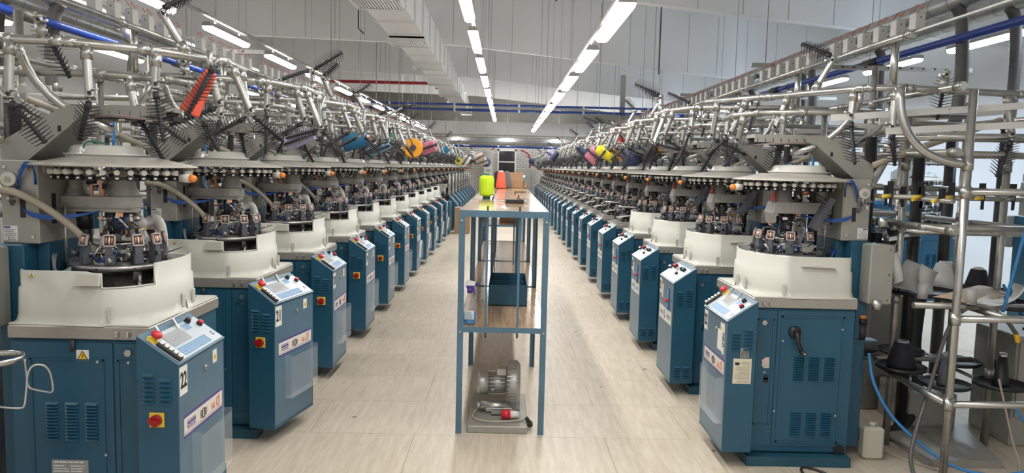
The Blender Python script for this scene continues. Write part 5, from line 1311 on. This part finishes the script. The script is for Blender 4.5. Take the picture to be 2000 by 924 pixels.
# side channel blower on its base plate
def blower():
    root = thing('side_channel_blower', 'silver ribbed blower with its motor on a grey plinth under the near table', 'blower', (0, 4.75, 0))
    b = mb('sheet').cbox(-.20, .165, -.37, .30, .0, .045, .004); b.build('base_plate', root)
    R90 = Matrix.Rotation(R(90), 4, 'Y')
    cx, cz = 0.0, .215
    m = mb('alu'); m.T = Matrix.Translation((0, -.02, cz)) @ R90   # local z -> world x
    m.lathe([(.055, -.155), (.074, -.150), (.078, -.14), (.078, -.085), (.072, -.083)], 28).lathe([(.060, -.085), (.060, .03)], 28)
    for i in range(20):
        a = 2*PI*i/20; m.obox((.066*math.cos(a), .066*math.sin(a), -.03), .016, .004, .105, 0, 0, a)
    m.T = None; m.cbox(-.035, .035, -.06, .02, cz+.055, cz+.105, .006); m.cyl((-.06, -.09, cz-.02), (-.055, -.11, cz-.02), .008, n=8)
    m.build('motor', root)
    h = mb('alu'); h.T = Matrix.Translation((0, -.02, cz+.005)) @ R90
    prof = [(.02, .032), (.10, .034), (.130, .042), (.140, .055), (.140, .100), (.130, .115), (.118, .122), (.114, .116), (.07, .108), (.03, .108), (.0001, .108)]
    h.lathe(prof, 40)
    for i in range(36):
        a = 2*PI*i/36; h.obox((.136*math.cos(a), .136*math.sin(a), .07), .018, .004, .066, 0, 0, a)
    h.T = None; h.cbox(.03, .125, -.08, .06, .045, .10, .008)
    h.build('impeller_housing', root)
    s_ = mb('steel').cyl((-.13, -.10, .085), (.06, -.10, .085), .032, n=22).cyl((-.155, -.10, .085), (-.13, -.10, .085), .024, n=18).use('alu').cbox(-.10, .075, -.135, -.07, .055, .082, .005); s_.build('silencer', root)
    mb('galv').box(-.06, .11, -.17, -.12, .046, .052).box(-.06, .11, -.17, -.166, .046, .075).build('foot_bracket', root)
    c_ = mb('greyink') if False else mb('hose'); c_.tube(smooth_path([(-.10, -.02, .09), (-.16, -.12, .06), (-.17, -.24, .052), (-.10, -.30, .051), (0, -.30, .051), (.10, -.28, .052), (.165, -.26, .06)], 6), .007, 8); c_.build('power_cord', root)
    pl = mb('red').cyl((.005, -.25, .082), (.06, -.25, .082), .028, .030, n=18).use('dark').cyl((.004, -.25, .082), (.0049, -.25, .082), .022, n=16).use('white').cyl((.06, -.25, .082), (.115, -.25, .082), .026, .020, n=16).build('plug', root)
    k = mb('rubber').cbox(.165, .20, -.30, -.24, .012, .048, .01).cyl((.18, -.27, .04), (.16, -.27, .07), .012, n=10).build('loose_connector', root)
blower()
M['tape'] = mat('worn_red_floor_tape', (.50, .13, .13), .6, var=.3, vscale=30)
b = mb('tape')
for k in range(9): b.box(.36+k*.012, .395+k*.012, 8.7+k*.75, 9.1+k*.75, .0004, .0016)
T_ = lambda name, b, label, cat, group=None: tag(b.build(name), label, cat, group)
T_('floor_tape', b, 'broken line of worn red tape on the floor right of the work tables', 'tape')

# ================================================================== right foreground: creel stand, trays, hoses
T_ = lambda name, b, label, cat, group=None: tag(b.build(name), label, cat, group)
def stand():
    root = thing('tube_stand', 'near corner of a galvanised tube stand at the right edge of the picture', 'tube stand', (2.32, 3.72, 0))
    for (x, y, z0, z1, m_) in ((0, 0, 0, 2.06, 'galv'), (.62, .02, 0, 2.09, 'galv'), (.02, .62, 0, 1.98, 'galvdull'), (.62, .62, 0, 1.98, 'galvdull')):
        p = mb(m_).cyl((x, y, z0), (x, y, z1), RT*1.1, n=14)
        for z in (.45, .90, 1.55, 1.69): p.cyl((x, y, z-.03), (x, y, z+.03), RT*1.4, n=14)
        p.build('post', root)
    for (a, c_) in (((0, 0, .45), (.9, 0, .46)), ((0, 0, .90), (.9, 0, .91)), ((0, 0, 1.55), (.9, 0, 1.57)), ((-.25, .3, 1.83), (.9, .3, 1.86)), ((0, 0, .45), (0, .62, .45)), ((.0, .62, 1.3), (1.0, .62, 1.3)), ((-.02, .62, 1.75), (1.0, .62, 1.76)), ((0, .3, 1.84), (1.0, .3, 1.86)), ((.3, 0, .9), (.3, .62, .9))):
        mb('galv').cyl(a, c_, RT, n=14).build('cross_tube', root)
    mb('galv').tube(bez((-.34, .05, 2.07), (-.36, .03, 1.80), (-.20, .0, 1.69), (-.0, 0, 1.69), 14), RT*1.15, 14).build('swept_tube', root)
    b = mb('white').obox((.05, .25, 1.98), 1.3, .003, .035, 0, R(-5), 0).obox((.3, .15, 1.90), 1.3, .003, .035, 0, R(-4), 0); b.build('flat_bar', root)
    y = mb('galvdull').cyl((-.25, .35, 1.51), (.9, .35, 1.51), .014, n=8).use('black')
    for i in range(7): y.obox((-.2+i*.17, .35, 1.55), .02, .03, .09).obox((-.2+i*.17, .34, 1.48), .012, .012, .06).use('yellow' if i < 4 else 'galvdull').cyl((-.21+i*.17, .33, 1.515), (-.26+i*.17, .31, 1.51), .012, .008, n=10).use('black')
    y.build('yarn_stop_rail', root)
stand()
def tray(x, y, z, r_, label, spike=True, group=None):
    root = thing('bobbin_tray', label, 'tray', (x, y, z))
    mb('black').lathe([(.0001, 0), (r_*.93, 0), (r_, .006), (r_, .024), (r_*.97, .024), (r_*.95, .008), (.0001, .008)], 36).build('dish', root)
    if spike: mb('steel' if spike == 2 else 'black').cyl((0, 0, .008), (0, 0, .05), .012, .008, n=10).build('spindle', root)
    mb('galvdull').cyl((0, 0, -.02), (0, .55, -.02), .012, n=8).build('arm', root)
    return root
tr = [(2.38, 4.30, .48, .14, 'round black tray holding the wide black yarn cone'), (2.60, 4.22, .405, .14, 'round black tray carrying a slim grey-black cone, between the two others'), (2.93, 4.22, .41, .145, 'round black tray carrying the slim black cone with a silver tip at the right'),
      (2.62, 4.75, .47, .14, 'empty round black tray behind the wide black yarn cone'), (2.95, 4.70, .42, .15, 'empty round black tray behind the rightmost one'), (2.30, 4.70, .50, .13, 'empty round black tray close to the machine column')]
for a in tr: tray(*a)
standing_cone('yarn_cone', 'cone2', 'y_black', 2.38, 4.30, .489, .165, .078, 'wide black yarn cone on a tray beside the nearest right machine', 'greyink')
for (x, y, z, m_, tip, lb) in ((2.60, 4.22, .414, 'block', 'greyink', 'slim dusty grey-black cone on the middle tray'), (2.93, 4.22, .419, 'black', 'steel', 'slim black cone with a silver tip on the right tray')):
    o = thing('empty_cone', lb, 'cone', (x, y, z)); mb(m_).lathe([(.045, 0), (.042, .012), (.024, .17), (.0001, .17)], 24).build('cone_shell', o); mb(tip).cyl((0, 0, .158), (0, 0, .19), .023, .021, n=20).build('tip', o)
# upper shelf of black trays with papers and cones
def shelf_tray(x, y, z, r_, lb): return tray(x, y, z, r_, lb, 2)
for a in ((2.50, 4.35, .93, .20, 'large black tray under the folded grey papers'), (2.85, 4.15, .90, .20, 'large black tray under the brown and white papers'), (2.84, 4.72, .90, .19, 'large black tray carrying the white yarn cone'), (3.14, 4.80, .88, .17, 'large black tray carrying the black yarn cone with a wooden tip')): shelf_tray(*a)
for (x, y, lb) in ((2.36, 4.10, 'grey plastic cup standing left of the tube stand post'), (2.54, 3.95, 'grey plastic cup standing right of the tube stand post')):
    T_('plastic_cup', mb('lampbody').lathe([(.028, 0), (.028, .085), (.025, .085), (.025, .01), (.0001, .01)], 24, (x, y, .94)), lb, 'cup')
standing_cone('yarn_cone', 'cone2', 'y_white', 2.84, 4.70, .909, .175, .092, 'white yarn cone on a black tray behind the tube stand', 'white')
standing_cone('yarn_cone', 'cone2', 'y_black', 3.12, 4.80, .889, .15, .075, 'black yarn cone with a wooden tip behind the tube stand', 'cream_paper')
def sheet_of(name, m_, c4, bow, label):
    # thin sheet between four corners (a, b, c, d), bowed along a-b by the vector bow
    a, b_, c_, d_ = map(Vector, c4); bow = Vector(bow); n = 14; vs = []
    nr = (b_-a).cross(d_-a).normalized()*.002
    for i in range(n+1):
        t = i/n; o = bow*(4*t*(1-t)); p, q = a.lerp(b_, t)+o, d_.lerp(c_, t)+o; vs += [p, q, q+nr, p+nr]
    fs = []
    for i in range(n):
        o = i*4
        for j in range(4): fs.append((o+j, o+(j+1) % 4, o+4+(j+1) % 4, o+4+j))
    fs += [(3, 2, 1, 0), (n*4, n*4+1, n*4+2, n*4+3)]
    g = mb(m_); g.add(vs, fs, True); return T_(name, g, label, 'paper')
M['cardgrey'] = mat('grey_card', (.46, .46, .43), .6)
sheet_of('grey_card', 'cardgrey', [(2.41, 4.38, 1.13), (2.25, 4.20, .985), (2.44, 4.18, .955), (2.62, 4.40, 1.05)], (.0, .05, -.03), 'grey curled card propped up on the left tray')
sheet_of('grey_card', 'cardgrey', [(2.47, 4.33, 1.11), (2.41, 4.20, .97), (2.47, 4.18, .955), (2.56, 4.31, 1.06)], (.01, .04, -.01), 'smaller grey curled card leaning in front of the larger one')
sheet_of('white_card', 'paper', [(2.27, 4.30, 1.16), (2.26, 4.22, 1.0), (2.31, 4.22, 1.02), (2.31, 4.30, 1.18)], (.02, .03, 0), 'narrow white card standing at the left of the grey cards')
sheet_of('kraft_paper', 'kraft', [(2.36, 4.00, .965), (2.55, 3.95, .93), (2.98, 4.28, .945), (2.88, 4.42, .975)], (0, 0, .01), 'brown kraft sheet lying curled on the right tray')
sheet_of('white_card', 'paper', [(2.51, 3.93, .945), (2.85, 3.97, 1.04), (3.04, 4.38, 1.01), (2.95, 4.33, .96)], (.05, .0, -.05), 'white curled sheet overlapping the brown kraft sheet')
# grey cabinets and plate on the floor
def grey_cab(x0, x1, y0, y1, h, label, btn=False):
    root = thing('control_cabinet', label, 'cabinet', ((x0+x1)/2, (y0+y1)/2, 0)); a, c_ = (x1-x0)/2, (y1-y0)/2
    mb('cast' if False else 'sheet').cbox(-a, a, -c_, c_, 0, h, .006).build('body', root)
    mb('sheet').cbox(-a+.015, a-.015, -c_-.01, -c_, .18, h-.03, .003).build('door', root)
    mb('black').cyl((-a*.2, 0, h), (-a*.2, 0, h+.015), .012).cbox(-a-.02, -a, -.03, .03, h*.55, h*.72, .003).build('switch', root)
grey_cab(3.10, 3.55, 4.35, 4.75, .68, 'grey steel cabinet standing at the right edge of the picture')
grey_cab(2.50, 2.85, 5.0, 5.5, .80, 'grey steel cabinet half hidden behind the trays')
b = mb('sheet').prism([(2.36, 4.55), (2.42, 4.0), (2.82, 4.0), (2.95, 4.55)], 'z', .03, .045).box(2.42, 2.82, 3.995, 4.0, 0, .045).box(2.40, 2.44, 4.0, 4.5, 0, .03)
T_('floor_plate', b, 'low grey sheet metal platform lying on the floor between the trays', 'platform')
T_('cable_trunking', mb('sheet').prism([(2.60, .0), (2.60, .25), (2.9, .25), (2.9, 0)], 'y', 4.57, 4.95), 'long low grey metal box behind the sheet metal platform', 'box')
# bottles and pots by the machine
def jerry(x, y, label, h=.17, w_=.075, m_='white'):
    root = thing('plastic_canister', label, 'canister', (x, y, 0)); b = mb(m_).cbox(-w_, w_, -w_*.7, w_*.7, 0, h, .015).build('canister_body', root); mb(m_).cyl((0, 0, h), (0, 0, h+.025), .02, n=16).build('cap', root)
M['canister'] = mat('translucent_canister', (.52, .50, .42), .35)
jerry(2.14, 4.12, 'cream plastic canister on the floor by the nearest right machine', .19, .06, 'canister')
pt = thing('collecting_pot', 'translucent pot with valves hung on the side of the nearest right machine column', 'pot', (2.06, 4.30, .36))
mb('canister').cbox(-.05, .05, -.04, .04, 0, .12, .008).build('pot_body', pt)
b = mb('steel').cyl((0, 0, .12), (0, 0, .36), .010, n=10).use('copper'); 
for z in (.16, .22, .28): b.cyl((0, 0, z), (0, 0, z+.02), .016, n=10)
b.build('valve_stem', pt); mb('bluehose').tube(bez((0, 0, .2), (.06, -.02, .24), (.04, -.03, .14), (-.03, -.02, .15), 8), .003, 5).build('small_tube', pt)
fl = thing('air_filter_unit', 'air filter with an orange cap on a teal bracket beside the nearest right machine', 'filter', (2.06, 4.14, .74))
mb('blue').box(-.06, .07, -.03, .05, -.06, -.05).box(-.065, -.06, -.03, .05, -.06, .12).build('bracket', fl)
mb('dark').cyl((-.01, 0, -.05), (-.01, 0, .04), .022, n=16).use('black').cyl((-.01, 0, .04), (-.01, 0, .07), .026, n=16).build('bowl', fl); mb('orange').cyl((-.01, 0, .07), (-.01, 0, .09), .02, n=16).build('cap', fl)
# floor hoses and cables
T_('thick_hose', mb('rubber').tube(smooth_path([(1.95, 4.45, .03), (2.2, 4.42, .035), (2.5, 4.5, .04), (2.72, 4.7, .18), (2.8, 4.9, .5), (2.85, 4.95, .9)], 8), .034, 12), 'thick black hose running from under the nearest right machine up to the creel', 'hose')
T_('dirty_hose', mb('grayhose').tube(smooth_path([(2.16, 3.62, .03), (2.22, 3.85, .12), (2.38, 4.0, .45), (2.48, 4.02, .80), (2.56, 3.95, .93), (2.66, 3.88, .90), (2.74, 3.86, .80)], 8), .011, 10).use('warn').cyl((2.74, 3.86, .80), (2.75, 3.855, .755), .013, n=10), 'dirty grey hose rising from the floor and bending over with a brass end', 'hose')
T_('air_hose', mb('azure').tube(smooth_path([(2.08, 4.10, .62), (2.10, 4.05, .45), (2.22, 4.0, .25), (2.45, 3.85, .07), (2.70, 3.75, .07), (2.90, 3.72, .2), (3.0, 3.9, .55), (2.95, 4.3, 1.0)], 8), .009, 8), 'bright blue air hose hanging in a long loop from the filter to the creel', 'hose')
T_('air_hose', mb('azure').tube(smooth_path([(2.78, 3.9, .40), (2.9, 3.85, .25), (3.1, 3.8, .17), (3.4, 3.8, .2)], 6), .008, 8), 'second blue air hose crossing low at the right edge', 'hose')
T_('air_hose', mb('azure').tube(smooth_path([(2.72, 3.95, .9), (2.78, 3.93, 1.3), (2.84, 3.92, 1.7), (2.88, 3.9, 2.2)], 6), .009, 8), 'upright blue air hose beside the tube stand', 'hose')
T_('floor_cable', mb('cable').tube(smooth_path([(1.66, 3.72, .012), (1.75, 3.80, .015), (1.95, 3.74, .012), (2.2, 3.68, .014), (2.5, 3.75, .012)], 8), .009, 8), 'black cable lying on the floor in front of the nearest right machine', 'cable')
T_('floor_cable', mb('cable').tube(smooth_path([(1.62, 3.60, .012), (1.61, 3.80, .05), (1.70, 3.83, .04), (1.9, 3.66, .012), (2.3, 3.60, .012)], 8), .008, 8), 'second black cable looped near the foot of the nearest right machine', 'cable')
T_('power_cord', mb('hose').tube(smooth_path([(2.15, 4.4, .006), (2.35, 4.05, .006), (2.6, 3.82, .006), (2.85, 3.9, .01), (2.86, 4.0, .2), (2.80, 4.05, .5)], 8), .006, 8), 'thin beige cord on the floor curving up beside the tube stand', 'cord')
o = thing('red_connector', 'small red and white connector lying near the thick hose', 'connector', (2.62, 5.05, .03)); mb('red').cyl((0, 0, 0), (.05, -.03, 0), .024, n=14).build('socket', o); mb('white').cyl((-.06, .03, 0), (0, 0, 0), .018, .022, n=14).build('grip', o)
# ribbed white hose with printed tape
h = thing('taped_hose', 'pale ribbed hose rising to a black pipe and bound with printed white tape', 'hose', (0, 0, 0))
b = mb('whitehose'); ribbed(b, smooth_path([(2.12, 4.3, 1.56), (2.30, 4.5, 1.72), (2.55, 4.8, 1.93), (2.72, 5.0, 2.04)], 6), .022, .014, .12, 10); b.build('hose_body', h)
b = mb('white').cyl((2.70, 5.0, 1.99), (2.80, 5.02, 2.03), .045, n=16).build('tape_wrap', h); text('tape_lettering', 'SHIE', .05, 'ink', frame((2.745, 4.955, 2.01), (1, 0, .35), (0, -1, 0)), b, bold=True)
T_('yarn_dish', mb('cream').cyl((3.95, 6.2, 1.62), (3.95, 6.1, 1.62), .16, n=30), 'pale round disc seen edge-on far behind the tube stand', 'disc') if False else None
# cutter unit with white parts behind the column
u = mb('black'); bits(u, 88, 40, .10, 1.20, 1.34, ['black', 'black', 'white', 'steel', 'dark'], 2.30, 4.45, .02, .06); u.use('black').obox((2.30, 4.42, 1.22), .26, .06, .025, 0, R(-18), 0)
u.use('sheet').obox((2.42, 4.40, 1.27), .16, .10, .003, 0, R(-8), 0); T_('cutter_unit', u, 'black cutter unit with white blocks behind the nearest right machine column', 'cutter')
# tall bottles of oil
for (x, lb) in ((2.95, 'teal plastic bottle with a yellow cap far behind the tube stand'), (3.15, 'pale blue plastic bottle beside the teal one')):
    o = thing('oil_bottle', lb, 'bottle', (x, 6.2, 1.15)); mb('azure' if x > 3 else 'y_blue').cbox(-.07, .07, -.06, .06, 0, .26, .02).build('bottle', o); mb('yellow' if x < 3 else 'white').cyl((0, 0, .26), (0, 0, .29), .04, n=16).build('cap', o)
    T_('oil_shelf', mb('galvdull').box(x-.1, x+.1, 6.1, 6.3, 1.13, 1.15).cyl((x, 6.2, 0), (x, 6.2, 1.13), .02, n=8), 'small metal stand under the ' + ('teal' if x < 3 else 'pale blue') + ' bottle', 'stand')

# ================================================================== left foreground
wr_ = thing('cone_holder', 'galvanised ring with a bent wire cradle before the nearest left machine', 'holder', (-1.79, 2.60, 0))
b = mb('galv'); n = 36; vs = []
for r_, z in ((.085, .885), (.085, .905), (.082, .905), (.082, .885)):
    for j in range(n): vs.append((-.012+r_*math.cos(2*PI*j/n), r_*math.sin(2*PI*j/n), z))
b.add(vs, [(i*n+j, i*n+(j+1) % n, ((i+1) % 4)*n+(j+1) % n, ((i+1) % 4)*n+j) for i in range(4) for j in range(n)], True); b.build('ring', wr_)
mb('steel').tube(smooth_path([(.035, -.07, .888), (.035, -.07, .80), (.036, -.07, .752), (.05, -.07, .742), (.11, -.07, .740), (.125, -.068, .752), (.128, -.06, .80), (.130, -.05, .86), (.145, -.04, .885), (.165, -.02, .880), (.175, 0, .85), (.172, .02, .79), (.165, .02, .77), (.14, .03, .768), (.09, .03, .778), (.078, .03, .79), (.072, .03, .83), (.068, .03, .888)], 5), .0035, 8).build('wire_cradle', wr_)
ps = thing('creel_post', 'black post with clamps at the left edge of the picture', 'post', (-1.92, 2.72, 0)); mb('black').cyl((0, 0, 0), (0, 0, 1.1), .045, n=18).build('pole', ps); mb('galv').cyl((.02, -.05, 0), (.02, -.05, .84), .018, n=12).use('dark').cbox(-.04, .04, -.08, -.03, .55, .60, .006).build('clamp', ps)
grey_cab(-2.75, -2.20, 3.05, 3.6, 1.12, 'tall grey cabinet behind the nearest left machine')
for k in range(1, 5): grey_cab(-2.70, -2.22, 3.05+PITCH*k, 3.6+PITCH*k, 1.15, 'tall grey cabinet behind the %s machine of the left row' % NUM[k])
